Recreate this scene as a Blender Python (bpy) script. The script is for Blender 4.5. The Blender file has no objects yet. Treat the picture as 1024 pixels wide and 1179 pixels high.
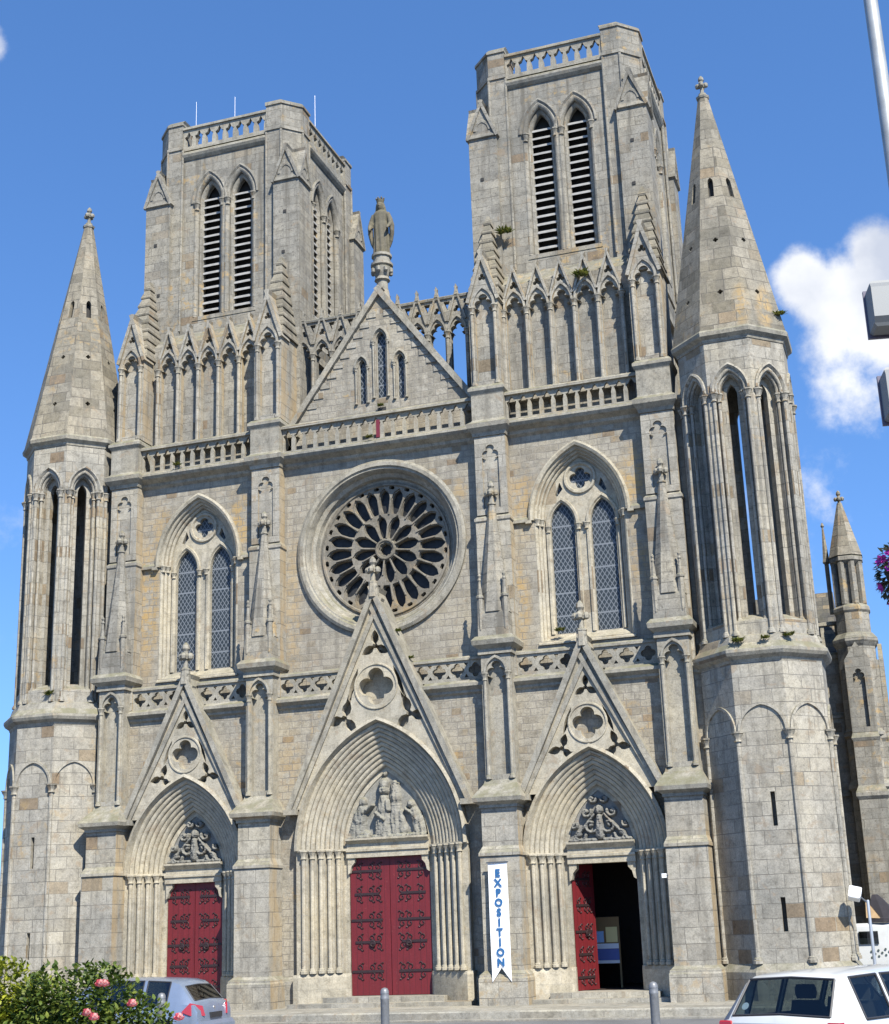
import bpy, bmesh, math, random
from mathutils import Vector, Matrix, noise
from mathutils.geometry import tessellate_polygon, delaunay_2d_cdt
random.seed(7)
R = math.radians
sc = bpy.context.scene
COL = sc.collection

# ------------------------------------------------------------------ camera
CAMP = Vector((13.732, -35.797, 2.0)); YAW, PITCH, ROLL, FPX = 0.3191, 0.2866, -0.0358, 1631.24
fwd = Vector((-math.sin(YAW)*math.cos(PITCH), math.cos(YAW)*math.cos(PITCH), math.sin(PITCH)))
rt0 = Vector((math.cos(YAW), math.sin(YAW), 0)); up0 = rt0.cross(fwd)
rt = rt0*math.cos(ROLL) + up0*math.sin(ROLL); upv = up0*math.cos(ROLL) - rt0*math.sin(ROLL)
cd = bpy.data.cameras.new('camera'); cam = bpy.data.objects.new('camera', cd); COL.objects.link(cam)
cd.sensor_fit = 'HORIZONTAL'; cd.sensor_width = 36; cd.lens = FPX*36/1024; cd.clip_end = 5000; cd.clip_start = .1
M3 = Matrix((rt, upv, -fwd)).transposed()
cam.matrix_world = Matrix.Translation(CAMP) @ M3.to_4x4()
sc.camera = cam

# ------------------------------------------------------------------ sun and sky
SUN_AZ, SUN_EL = R(42), R(46)
sdir = Vector((math.sin(SUN_AZ)*math.cos(SUN_EL), -math.cos(SUN_AZ)*math.cos(SUN_EL), math.sin(SUN_EL)))
sl = bpy.data.lights.new('sun', 'SUN'); sl.energy = 5.0; sl.angle = R(.5); sl.color = (1, .955, .87)
so = bpy.data.objects.new('sun', sl); COL.objects.link(so)
so.rotation_euler = (-sdir).to_track_quat('-Z', 'Y').to_euler()
w = bpy.data.worlds.new('World'); sc.world = w; w.use_nodes = True
nt = w.node_tree; N = nt.nodes; L = nt.links
for n in list(N): N.remove(n)
out = N.new('ShaderNodeOutputWorld'); bg = N.new('ShaderNodeBackground'); sky = N.new('ShaderNodeTexSky')
sky.sky_type = 'NISHITA'; sky.sun_disc = False; sky.sun_elevation = SUN_EL; sky.sun_rotation = math.pi - SUN_AZ
sky.air_density = 1.0; sky.dust_density = 0.0; sky.ozone_density = 2.2; sky.altitude = 100
bg.inputs[1].default_value = .10
hs = N.new('ShaderNodeHueSaturation'); hs.inputs['Saturation'].default_value = 1.12; hs.inputs['Value'].default_value = 1.0
svec = N.new('ShaderNodeVectorMath'); svec.operation = 'ADD'; svec.inputs[1].default_value = (0, 0, .15)
snrm = N.new('ShaderNodeVectorMath'); snrm.operation = 'NORMALIZE'
tint = N.new('ShaderNodeMixRGB'); tint.blend_type = 'MULTIPLY'; tint.inputs[0].default_value = 1; tint.inputs[2].default_value = (1.08, 1.17, 1.34, 1)
L.new(sky.outputs[0], tint.inputs[1]); L.new(tint.outputs[0], hs.inputs['Color'])
tc = N.new('ShaderNodeTexCoord')
L.new(tc.outputs['Generated'], svec.inputs[0]); L.new(svec.outputs[0], snrm.inputs[0]); L.new(snrm.outputs[0], sky.inputs[0])
def pixdir(px, py):
    return (fwd + rt*((px-512)/FPX) - upv*((py-589.5)/FPX)).normalized()
nz = N.new('ShaderNodeTexNoise'); nz.inputs['Scale'].default_value = 19; nz.inputs['Detail'].default_value = 11; nz.inputs['Roughness'].default_value = .62
L.new(tc.outputs['Generated'], nz.inputs['Vector'])
def wm(op, a, b=None, clamp=False):
    m = N.new('ShaderNodeMath'); m.operation = op; m.use_clamp = clamp
    for i, q in enumerate((a, b)):
        if q is None: continue
        if isinstance(q, (int, float)): m.inputs[i].default_value = q
        else: L.new(q, m.inputs[i])
    return m.outputs[0]
total = None
# cloud banks: direction, radius (radians), strength
for px, py, rad, st in ((985, 348, .048, 1.15), (928, 325, .030, .95), (955, 342, .036, .95), (1012, 303, .034, 1.05), (965, 385, .034, .72), (1010, 385, .044, .9), (1080, 350, .06, 1.0), (990, 440, .05, .40), (940, 590, .08, .19), (-14, 48, .016, .5), (40, 640, .12, .1)):
    vd = N.new('ShaderNodeVectorMath'); vd.operation = 'DISTANCE'; vd.inputs[1].default_value = pixdir(px, py)
    nrm = N.new('ShaderNodeVectorMath'); nrm.operation = 'NORMALIZE'; L.new(tc.outputs['Generated'], nrm.inputs[0]); L.new(nrm.outputs[0], vd.inputs[0])
    f = wm('SUBTRACT', 1.0, wm('DIVIDE', vd.outputs['Value'], rad), True)
    f = wm('MULTIPLY', f, st)
    total = f if total is None else wm('MAXIMUM', total, f)
dn = wm('MULTIPLY', wm('SUBTRACT', nz.outputs['Fac'], .5), 1.15)
cl = wm('ADD', wm('MULTIPLY', total, 1.0), dn)
sm = N.new('ShaderNodeMapRange'); sm.interpolation_type = 'SMOOTHSTEP'; sm.inputs[1].default_value = .10; sm.inputs[2].default_value = .52
L.new(cl, sm.inputs[0])
gate = N.new('ShaderNodeMapRange'); gate.inputs[1].default_value = 0; gate.inputs[2].default_value = .12; L.new(total, gate.inputs[0])
cf = wm('MULTIPLY', sm.outputs[0], gate.outputs[0], True)
mx = N.new('ShaderNodeMixRGB'); L.new(cf, mx.inputs[0]); L.new(hs.outputs[0], mx.inputs[1]); nz2 = N.new('ShaderNodeTexNoise'); nz2.inputs['Scale'].default_value = 11; nz2.inputs['Detail'].default_value = 6; L.new(tc.outputs['Generated'], nz2.inputs['Vector'])
cr = N.new('ShaderNodeValToRGB'); cr.color_ramp.elements[0].position = .36; cr.color_ramp.elements[0].color = (3.4, 3.7, 4.4, 1); cr.color_ramp.elements[1].position = .58; cr.color_ramp.elements[1].color = (5.6, 5.7, 5.9, 1)
L.new(nz2.outputs['Fac'], cr.inputs[0]); L.new(cr.outputs[0], mx.inputs[2])
L.new(mx.outputs[0], bg.inputs[0]); L.new(bg.outputs[0], out.inputs[0])
sc.view_settings.view_transform = 'Standard'; sc.view_settings.look = 'None'; sc.view_settings.exposure = .92; sc.cycles.max_bounces = 6; sc.cycles.diffuse_bounces = 3; sc.cycles.glossy_bounces = 3; sc.view_settings.gamma = 1

# ------------------------------------------------------------------ materials
class NT:
    def __init__(s, name):
        s.m = bpy.data.materials.new(name); s.m.use_nodes = True; s.t = s.m.node_tree
        s.b = s.t.nodes['Principled BSDF']
    def n(s, typ, **kw):
        q = s.t.nodes.new('ShaderNode'+typ)
        for k, v in kw.items(): setattr(q, k, v)
        return q
    def link(s, a, b): s.t.links.new(a, b)
    def setin(s, node, i, v):
        if hasattr(v, 'is_output') or isinstance(v, bpy.types.NodeSocket): s.link(v, node.inputs[i])
        else: node.inputs[i].default_value = v
    def math(s, op, a, b=0.0, clamp=False):
        q = s.n('Math', operation=op, use_clamp=clamp); s.setin(q, 0, a); s.setin(q, 1, b); return q.outputs[0]
    def mix(s, f, a, b, typ='MIX'):
        q = s.n('MixRGB', blend_type=typ); s.setin(q, 0, f)
        s.setin(q, 1, a if not isinstance(a, tuple) else (*a, 1)[:4]); s.setin(q, 2, b if not isinstance(b, tuple) else (*b, 1)[:4]); return q.outputs[0]
    def noise(s, vec, scale, detail=4, rough=.55, dist=0):
        q = s.n('TexNoise'); q.inputs['Scale'].default_value = scale; q.inputs['Detail'].default_value = detail
        q.inputs['Roughness'].default_value = rough; q.inputs['Distortion'].default_value = dist
        if vec is not None: s.link(vec, q.inputs['Vector'])
        return q.outputs['Fac']
    def ramp(s, f, stops, interp='LINEAR'):
        q = s.n('ValToRGB'); cr = q.color_ramp; cr.interpolation = interp
        while len(cr.elements) < len(stops): cr.elements.new(.5)
        for e, (p, c) in zip(cr.elements, stops):
            e.position = p; e.color = (c, c, c, 1) if isinstance(c, (int, float)) else (*c, 1)
        s.link(f, q.inputs[0]); return q.outputs[0]
    def mrange(s, v, a, b, c=0, d=1, smooth=True):
        q = s.n('MapRange'); q.interpolation_type = 'SMOOTHSTEP' if smooth else 'LINEAR'
        s.link(v, q.inputs[0])
        for i, x in enumerate((a, b, c, d)): q.inputs[i+1].default_value = x
        return q.outputs[0]
    def mapping(s, vec, scale):
        q = s.n('Mapping'); s.link(vec, q.inputs[0]); q.inputs['Scale'].default_value = scale; return q.outputs[0]

def stone(name, bw, bh, tones, brown=.06, mortar=.012, mortar_col=(.20, .18, .15), warp=.02, lichen=.25, lich_side=0., spots=(), moss=.6, dark=.5, bump=.6, joint_dark=1.0):
    k = NT(name); tcn = k.n('TexCoord'); uv = tcn.outputs['UV']; ob = tcn.outputs['Object']
    geo = k.n('NewGeometry'); sep = k.n('SeparateXYZ'); k.link(geo.outputs['True Normal'], sep.inputs[0])
    # irregular block edges
    nv = k.n('TexNoise'); nv.inputs['Scale'].default_value = 2.3; nv.inputs['Detail'].default_value = 3; k.link(ob, nv.inputs['Vector'])
    va = k.n('VectorMath', operation='SUBTRACT'); k.link(nv.outputs['Color'], va.inputs[0]); va.inputs[1].default_value = (.5, .5, .5)
    vb = k.n('VectorMath', operation='SCALE'); k.link(va.outputs[0], vb.inputs[0]); vb.inputs['Scale'].default_value = warp
    vc = k.n('VectorMath', operation='ADD'); k.link(uv, vc.inputs[0]); k.link(vb.outputs[0], vc.inputs[1])
    br = k.n('TexBrick'); k.link(vc.outputs[0], br.inputs['Vector'])
    br.inputs['Color1'].default_value = (0, 0, 0, 1); br.inputs['Color2'].default_value = (1, 1, 1, 1); br.inputs['Mortar'].default_value = (.5, .5, .5, 1)
    br.inputs['Scale'].default_value = 1; br.inputs['Mortar Size'].default_value = mortar; br.inputs['Mortar Smooth'].default_value = .25
    br.inputs['Brick Width'].default_value = bw; br.inputs['Row Height'].default_value = bh; br.offset = .43; br.squash = .8; br.squash_frequency = 3
    tone = br.outputs['Color']
    t0, t1, t2 = tones
    col = k.ramp(tone, [(0, t0), (.3, t1), (.62, t2), (max(.66, 1-brown*1.6), t1), (min(.995, 1-brown*.8), (.30, .245, .18)), (1, (.25, .195, .145))])
    # mottled granite
    g1 = k.noise(ob, 30, 5, .7); g2 = k.noise(ob, .55, 4, .6); st = k.noise(k.mapping(ob, (2.4, 2.4, .16)), 1.6, 5, .6)
    col = k.mix(1, col, k.ramp(g1, [(.25, .66), (.75, 1.22)]), 'MULTIPLY')
    col = k.mix(1, col, k.ramp(g2, [(.28, (.74, .75, .76)), (.5, (1.0, .98, .95)), (.72, (1.16, 1.10, .98))]), 'MULTIPLY')
    g3 = k.noise(ob, 5.5, 6, .7); g4 = k.noise(ob, 13, 4, .65)
    col = k.mix(1, col, k.ramp(g3, [(.26, (.52, .51, .49)), (.46, (.93, .92, .90)), (.60, (1.06, 1.05, 1.03)), (.76, (1.25, 1.24, 1.22))]), 'MULTIPLY')
    col = k.mix(k.math('MULTIPLY', k.mrange(g4, .56, .70), dark*.9), col, (.12, .112, .095))
    col = k.mix(1, col, (.77, .77, .735), 'MULTIPLY')
    bpn = k.noise(ob, 2.1, 6, .7, .6); col = k.mix(k.math('MULTIPLY', k.mrange(bpn, .57, .66), .55), col, (.24, .185, .125))
    # dark run-off streaks
    col = k.mix(k.math('MULTIPLY', k.mrange(st, .50, .70), dark), col, (.115, .105, .085))
    # orange and yellow lichen
    ln = k.noise(ob, 3.2, 7, .68); lb = k.noise(ob, .42, 3, .5)
    lm = k.math('MULTIPLY', k.mrange(ln, .53, .63), k.mrange(lb, .52, .66))
    lm = k.math('MULTIPLY', lm, lichen)
    for (sx, sz, rx, rz, s_) in spots:
        sp = k.n('SeparateXYZ'); k.link(ob, sp.inputs[0])
        dx = k.math('DIVIDE', k.math('SUBTRACT', sp.outputs[0], sx), rx); dz = k.math('DIVIDE', k.math('SUBTRACT', sp.outputs[2], sz), rz)
        d = k.math('SQRT', k.math('ADD', k.math('MULTIPLY', dx, dx), k.math('MULTIPLY', dz, dz)))
        m = k.math('MULTIPLY', k.math('MULTIPLY', k.mrange(d, 1.0, .25), k.mrange(ln, .40, .58)), s_)
        lm = k.math('MAXIMUM', lm, m)
    if lich_side:
        stn = k.noise(k.mapping(ob, (1.2, 1.2, .3)), 1.9, 5, .6)
        m = k.math('MULTIPLY', k.math('MULTIPLY', k.mrange(sep.outputs[0], .6, .95), k.mrange(stn, .38, .62)), lich_side)
        lm = k.math('MAXIMUM', lm, m)
    lc = k.mix(k.noise(ob, 9, 3), (.30, .19, .07), (.38, .28, .14))
    col = k.mix(lm, col, lc)
    # moss and soot on weathered upper faces
    up = k.math('MULTIPLY', k.mrange(sep.outputs[2], .25, .75), k.mrange(k.noise(ob, 2.6, 5, .65), .30, .62))
    col = k.mix(k.math('MULTIPLY', up, moss), col, (.13, .125, .07))
    mf = k.math('MULTIPLY', br.outputs['Fac'], k.mrange(k.noise(ob, 1.7, 4, .6), .32, .62, .25, 1.0))
    col = k.mix(k.math('MULTIPLY', mf, joint_dark), col, mortar_col)
    k.link(col, k.b.inputs['Base Color']); k.b.inputs['Roughness'].default_value = .92; k.b.inputs['Specular IOR Level'].default_value = .2
    bp = k.n('Bump'); bp.inputs['Strength'].default_value = bump; bp.inputs['Distance'].default_value = .02
    h = k.math('SUBTRACT', k.math('ADD', k.math('MULTIPLY', g1, .5), k.math('MULTIPLY', tone, .25)), k.math('MULTIPLY', mf, .9))
    k.link(h, bp.inputs['Height']); k.link(bp.outputs[0], k.b.inputs['Normal'])
    return k.m

T_ASH = ((.335, .32, .29), (.39, .372, .337), (.435, .417, .38))
T_WALL = ((.31, .285, .245), (.37, .345, .30), (.415, .39, .345))
T_SPIRE = ((.20, .185, .155), (.27, .25, .21), (.34, .315, .27))
LSP = ((7.25, 13.3, .55, 1.3, .9), (4.15, 13.1, .6, 1.5, .75), (3.95, 10.3, .4, 1.6, .9), (7.2, 11.2, .5, 1.4, .5), (-4.4, 13.6, .55, 1.4, .95), (-7.35, 11.5, .55, 3.0, .95),
       (-7.0, 13.6, .7, 1.2, .65), (2.4, 13.7, .35, .5, .6), (-2.7, 10.8, .4, 3.0, .5), (-2.6, 6.5, .5, 1.2, .5), (-7.1, 6.0, .3, 1.5, .6))
MS_WALL = stone('rubble_stone', .36, .19, T_WALL, brown=.035, mortar=.013, warp=.07, lichen=.85, spots=LSP, mortar_col=(.20, .18, .15))
MS_ASH = stone('ashlar_stone', .82, .37, T_ASH, brown=.03, mortar=.009, warp=.015, lichen=.45, lich_side=.5, mortar_col=(.13, .12, .10))
MS_TUR = stone('turret_stone', .62, .33, T_ASH, brown=.06, mortar=.010, warp=.03, lichen=.5, mortar_col=(.14, .13, .11))
MS_TOW = stone('tower_stone', .62, .28, ((.265, .255, .235), (.315, .302, .275), (.36, .345, .315)), brown=.02, mortar=.008, warp=.02, lichen=.7, dark=.8, mortar_col=(.12, .11, .09))
MS_TRIM = stone('carved_stone', 1.1, .6, ((.30, .287, .255), (.36, .343, .305), (.41, .392, .35)), brown=.02, mortar=.004, warp=0, lichen=.35, dark=.5, moss=.75, mortar_col=(.24, .22, .19))
MS_PORT = stone('portal_stone', .9, .62, ((.42, .39, .325), (.47, .435, .365), (.51, .475, .405)), brown=.02, mortar=.004, warp=0, lichen=.25, dark=.25, moss=.3, mortar_col=(.33, .30, .25))
MS_SPIRE = stone('spire_stone', .58, .34, T_SPIRE, brown=.03, mortar=.012, warp=.02, lichen=.45, dark=.55, mortar_col=(.10, .09, .075), spots=((10.6, 17.3, .28, .9, .9), (11.15, 17.3, .25, .9, .9)))
MS_GREY = stone('lead_grey_stone', 1.5, .8, ((.19, .195, .20), (.22, .225, .225), (.25, .25, .25)), brown=.0, mortar=.002, lichen=.2, dark=.3, moss=.2)

def simple(name, col, rough=.6, metal=0, spec=.5, nscale=0, namp=.25, coat=0, bump=0):
    k = NT(name); k.b.inputs['Base Color'].default_value = (*col, 1); k.b.inputs['Roughness'].default_value = rough
    k.b.inputs['Metallic'].default_value = metal; k.b.inputs['Specular IOR Level'].default_value = spec; k.b.inputs['Coat Weight'].default_value = coat
    if nscale:
        ob = k.n('TexCoord').outputs['Object']; f = k.noise(ob, nscale, 5, .6)
        c = k.mix(1, col, k.ramp(f, [(.25, 1-namp), (.75, 1+namp)]), 'MULTIPLY'); k.link(c, k.b.inputs['Base Color'])
        if bump:
            bp = k.n('Bump'); bp.inputs['Strength'].default_value = bump; bp.inputs['Distance'].default_value = .01; k.link(f, bp.inputs['Height']); k.link(bp.outputs[0], k.b.inputs['Normal'])
    return k.m
def red_door():
    k = NT('red_door_paint'); tcn = k.n('TexCoord'); ob = tcn.outputs['Object']; uv = tcn.outputs['UV']
    wv = k.n('TexBrick'); k.link(uv, wv.inputs['Vector']); wv.inputs['Brick Width'].default_value = .16; wv.inputs['Row Height'].default_value = 50; wv.inputs['Mortar Size'].default_value = .006; wv.inputs['Scale'].default_value = 1
    wv.offset = 0
    f = k.noise(k.mapping(ob, (6, 6, 1)), 2, 5, .6)
    c = k.mix(f, (.072, .0045, .007), (.155, .010, .013)); c = k.mix(k.mrange(k.noise(ob, 14, 6, .7), .58, .74, 0, .45), c, (.20, .05, .045)); c = k.mix(wv.outputs['Fac'], c, (.06, .004, .005))
    k.link(c, k.b.inputs['Base Color']); k.b.inputs['Roughness'].default_value = .55
    return k.m
M_RED = red_door()
M_IRON = simple('wrought_iron', (.035, .02, .02), .5, .3, nscale=20)
M_DARK = simple('interior_dark', (.03, .029, .027), .95)
M_LOUV = simple('louvre_slate', (.30, .29, .265), .85, nscale=4)
M_LEAD = simple('lead_bar', (.10, .11, .12), .5, .5)
def lattice():
    k = NT('leaded_glass'); uv = k.n('TexCoord').outputs['UV']; ob = k.n('TexCoord').outputs['Object']
    sp = k.n('SeparateXYZ'); k.link(uv, sp.inputs[0])
    def lines(a, s, wd):
        q = k.math('MULTIPLY', a, s); q = k.math('FRACT', q); q = k.math('ABSOLUTE', k.math('SUBTRACT', q, .5)); return k.math('GREATER_THAN', q, .5-wd)
    a = k.math('ADD', k.math('MULTIPLY', sp.outputs[0], 1.55), sp.outputs[1]); b = k.math('SUBTRACT', k.math('MULTIPLY', sp.outputs[0], 1.55), sp.outputs[1])
    m = k.math('MAXIMUM', lines(a, 5.2, .085), lines(b, 5.2, .085))
    hb = lines(sp.outputs[1], 1/.62, .035); m = k.math('MAXIMUM', m, hb)
    f = k.noise(ob, 3, 3)
    c = k.mix(f, (.018, .023, .027), (.042, .052, .060)); c = k.mix(m, c, (.15, .165, .18))
    k.link(c, k.b.inputs['Base Color'])
    k.link(k.mix(m, (.38,)*3, (.65,)*3), k.b.inputs['Roughness']); k.b.inputs['Specular IOR Level'].default_value = .2
    bp = k.n('Bump'); bp.inputs['Strength'].default_value = .35; bp.inputs['Distance'].default_value = .01; k.link(k.noise(ob, 6, 2), bp.inputs['Height']); k.link(bp.outputs[0], k.b.inputs['Normal'])
    return k.m
M_GLASS = lattice()
M_ROSEGL = simple('dark_stained_glass', (.022, .023, .024), .5, spec=.25, nscale=8, namp=.6, bump=.3)

# ------------------------------------------------------------------ mesh helpers
class MB:
    def __init__(s): s.v = []; s.f = []; s.T = None
    def add(s, vs, fs):
        o = len(s.v)
        if s.T is not None: vs = [tuple(s.T @ Vector(p)) for p in vs]
        s.v += [tuple(p) for p in vs]; s.f += [tuple(i+o for i in q) for q in fs]
    def box(s, x0, x1, y0, y1, z0, z1):
        s.add([(x0,y0,z0),(x1,y0,z0),(x1,y1,z0),(x0,y1,z0),(x0,y0,z1),(x1,y0,z1),(x1,y1,z1),(x0,y1,z1)],
              [(0,3,2,1),(4,5,6,7),(0,1,5,4),(1,2,6,5),(2,3,7,6),(3,0,4,7)])
    def loft(s, rings, cap=True):
        n = len(rings[0]); vs = [p for r in rings for p in r]; fs = []
        for i in range(len(rings)-1):
            for j in range(n):
                a = i*n+j; b = i*n+(j+1) % n; fs.append((a, b, b+n, a+n))
        if cap: fs.append(tuple(range(n-1, -1, -1))); fs.append(tuple(range((len(rings)-1)*n, len(rings)*n)))
        s.add(vs, fs)
    def rects(s, levels):
        s.loft([[(x0,y0,z),(x1,y0,z),(x1,y1,z),(x0,y1,z)] for z, x0, x1, y0, y1 in levels])
    def lathe(s, prof, cx=0, cy=0, n=8, ph=None, cap=True, sx=1, sy=1):
        if ph is None: ph = math.pi/n
        s.loft([[(cx+r*sx*math.cos(ph+2*math.pi*j/n), cy+r*sy*math.sin(ph+2*math.pi*j/n), z) for j in range(n)] for r, z in prof], cap)
    def oct(s, prof, cx, cy):
        s.lathe([(a/math.cos(math.pi/8), z) for a, z in prof], cx, cy, 8)
    def plate(s, outer, holes, y0, y1, back=True):
        def area(p): return sum(p[i][0]*p[(i+1) % len(p)][1]-p[(i+1) % len(p)][0]*p[i][1] for i in range(len(p)))/2
        loops = [list(outer) if area(outer) > 0 else list(outer)[::-1]]
        for h in holes: loops.append(list(h) if area(h) < 0 else list(h)[::-1])
        pts = [p for l in loops for p in l]; n = len(pts); fs = []
        if len(holes) > 4:
            ed = []; o = 0
            for l in loops: ed += [(o+i, o+(i+1) % len(l)) for i in range(len(l))]; o += len(l)
            vo, eo, fo, ov, oe, of = delaunay_2d_cdt([Vector(p) for p in pts], ed, [], 0, 1e-7)
            back_ = {i: (a[0] if a else -1) for i, a in enumerate(ov)}
            def inside(x, z):
                c = False
                for l in loops:
                    for i in range(len(l)):
                        (x0, z0), (x1, z1) = l[i], l[(i+1) % len(l)]
                        if (z0 > z) != (z1 > z) and x < (x1-x0)*(z-z0)/(z1-z0)+x0: c = not c
                return c
            tris = []
            for t in fo:
                g = [back_[i] for i in t]
                if min(g) < 0: continue
                if inside(sum(pts[i][0] for i in g)/3, sum(pts[i][1] for i in g)/3): tris.append(tuple(g))
        else: tris = tessellate_polygon([[Vector((p[0], p[1], 0)) for p in l] for l in loops])
        for t in tris:
            a, b, c = (pts[i] for i in t); ar = (b[0]-a[0])*(c[1]-a[1])-(b[1]-a[1])*(c[0]-a[0])
            if abs(ar) < 1e-9: continue
            t = tuple(t) if ar > 0 else tuple(t)[::-1]
            fs.append(t)
            if back: fs.append(tuple(i+n for i in t[::-1]))
        o = 0
        for l in loops:
            m = len(l)
            for i in range(m):
                a = o+i; b = o+(i+1) % m; fs.append((a, a+n, b+n, b))
            o += m
        s.add([(p[0], y0, p[1]) for p in pts]+[(p[0], y1, p[1]) for p in pts], fs)
    def prism(s, poly, z0, z1, top=None):
        top = top or poly
        s.loft([[(x, y, z0) for x, y in poly], [(x, y, z1) for x, y in top]])
    def strip(s, rings):
        n = len(rings[0]); fs = []
        for i in range(len(rings)-1):
            for j in range(n-1): fs.append((i*n+j, i*n+j+1, (i+1)*n+j+1, (i+1)*n+j))
        s.add([p for r in rings for p in r], fs)
    def sweep(s, prof, e, zs, zb, xc=0, n=12):
        s.strip([[(x, y, z) for x, z in [(xc+w_, zb)]+arch(w_, e, zs, xc, n)+[(xc-w_, zb)]] for w_, y in prof])
    def tube(s, pts, r, n=6, flat=1.0):
        pts = [Vector(p) for p in pts]; rings = []
        rr = r if isinstance(r, (list, tuple)) else [r]*len(pts)
        for i, p in enumerate(pts):
            d = (pts[min(i+1, len(pts)-1)]-pts[max(i-1, 0)]).normalized()
            a = d.cross(Vector((0, 1, 0)));
            if a.length < .1: a = d.cross(Vector((1, 0, 0)))
            a.normalize(); b = d.cross(a)
            rings.append([tuple(p+a*(rr[i]*math.cos(2*math.pi*j/n))+b*(rr[i]*flat*math.sin(2*math.pi*j/n))) for j in range(n)])
        s.loft(rings)
    def bar(s, p0, p1, wd, y0, y1, side=1):
        if side < 0: y0 -= .004; y1 += .004
        d = Vector((p1[0]-p0[0], p1[1]-p0[1])).normalized(); nrm = Vector((d.y, -d.x))*side*wd
        s.plate([p0, p1, (p1[0]+nrm.x, p1[1]+nrm.y), (p0[0]+nrm.x, p0[1]+nrm.y)], [], y0, y1)
    def build(s, name, mat, parent=None, smooth=None, loc=None):
        me = bpy.data.meshes.new(name)
        off = Vector(loc) if loc is not None else Vector((0, 0, 0))
        me.from_pydata([tuple(Vector(p)-off) for p in s.v], [], s.f)
        uvl = me.uv_layers.new(name='UVMap'); data = []
        V = me.vertices
        for p in me.polygons:
            nr = p.normal
            if abs(nr.z) > .92: t = Vector((1, 0, 0)); b = Vector((0, 1, 0))
            else:
                t = Vector((-nr.y, nr.x, 0)).normalized(); b = nr.cross(t)
                if b.z < 0: b = -b
            for li in p.loop_indices:
                c = V[me.loops[li].vertex_index].co+off; data += [c.dot(t), c.dot(b)]
        uvl.data.foreach_set('uv', data)
        for m in (mat if isinstance(mat, (list, tuple)) else [mat]): me.materials.append(m)
        if smooth:
            me.polygons.foreach_set('use_smooth', [True]*len(me.polygons)); me.set_sharp_from_angle(angle=R(smooth))
        o = bpy.data.objects.new(name, me); COL.objects.link(o)
        if parent is not None: o.parent = parent
        elif loc is not None: o.location = loc
        if parent is not None and loc is not None: o.location = loc
        return o

def arch(w_, e, zs, xc=0, n=12):
    Rr = w_+e; a1 = math.acos(e/Rr); pts = []
    for i in range(n+1):
        a = a1*i/n; pts.append((xc-e+Rr*math.cos(a), zs+Rr*math.sin(a)))
    return pts+[(2*xc-x, z) for x, z in pts[-2::-1]]
def opening(w_, e, zs, zb, xc=0, n=12): return [(xc-w_, zb), (xc+w_, zb)]+arch(w_, e, zs, xc, n)
def foil(n, d, a, xc, zc, ph=math.pi/2, k=40):
    pts = []
    for i in range(k):
        t = 2*math.pi*i/k; best = 0
        for j in range(n):
            f = t-(ph+2*math.pi*j/n); q = a*a-(d*math.sin(f))**2
            if q >= 0: best = max(best, d*math.cos(f)+math.sqrt(q))
        pts.append((xc+best*math.cos(t), zc+best*math.sin(t)))
    return pts
def trileaf(xc, zc, s, ph):
    pts = []
    for j in range(3):
        a = ph+2*math.pi*j/3; c, q = math.cos(a), math.sin(a)
        for u, v in ((.14, -.10), (.35, -.25), (.60, -.25), (.84, -.13), (1.0, 0), (.84, .13), (.60, .25), (.35, .25), (.14, .10)): pts.append((xc+s*(u*c-v*q), zc+s*(u*q+v*c)))
    return pts
def dagger(x0, z0, x1, z1, wd):
    dx, dz = x1-x0, z1-z0; l = math.hypot(dx, dz); ux, uz = dx/l, dz/l; P = []
    for t, q in ((0, 0), (.2, .7), (.45, 1), (.7, .75), (1, 0), (.7, -.75), (.45, -1), (.2, -.7)): P.append((x0+dx*t-uz*wd*q, z0+dz*t+ux*wd*q))
    return P
def circ(r, xc, zc, k=32): return [(xc+r*math.cos(2*math.pi*i/k), zc+r*math.sin(2*math.pi*i/k)) for i in range(k)]
def cusped(w_, e, zs, zb, xc, n=8):
    """pointed opening with a trefoil head"""
    top = zs+math.sqrt((w_+e)**2-e*e)
    pts = [(xc-w_, zb), (xc+w_, zb), (xc+w_, zs-.1*w_)]
    r = w_*.52
    for c, a0, a1 in (((xc+w_*.48, zs+w_*.25), -80, 105), ((xc, zs+w_*.95), 0, 180), ((xc-w_*.48, zs+w_*.25), 75, 260)):
        for i in range(n+1):
            a = R(a0+(a1-a0)*i/n); pts.append((c[0]+r*math.cos(a), c[1]+r*math.sin(a)))
    pts.append((xc-w_, zs-.1*w_)); return pts
def scallop(w0, y0, w1, y1, n, k=6, amp=.85):
    d = Vector((w1-w0, y1-y0)); ln = d.length; u = d/ln; nr = Vector((u.y, -u.x))
    if nr.y > 0: nr = -nr
    r = ln/n/2; pts = []
    for i in range(n):
        c = Vector((w0, y0))+u*(r*(2*i+1))
        for j in range(k+1):
            a = math.pi*(1-j/k); p = c+u*(r*math.cos(a))+nr*(r*amp*math.sin(a)); pts.append((p.x, p.y))
    return pts
def stepped(w0, y0, w1, y1, n):
    pts = [(w0, y0)]
    for i in range(n):
        pts.append((w0+(w1-w0)*(i+1)/n, y0+(y1-y0)*i/n)); pts.append((w0+(w1-w0)*(i+1)/n, y0+(y1-y0)*(i+1)/n))
    return pts
def empty(name, loc, label=None, cat=None, group=None, rz=0):
    o = bpy.data.objects.new(name, None); COL.objects.link(o); o.location = loc; o.rotation_euler.z = rz; o.empty_display_size = .2
    tag(o, label, cat, group); return o
def tag(o, label=None, cat=None, group=None, kind=None):
    for k_, v in (('label', label), ('category', cat), ('group', group), ('kind', kind)):
        if v: o[k_] = v
    return o
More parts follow.
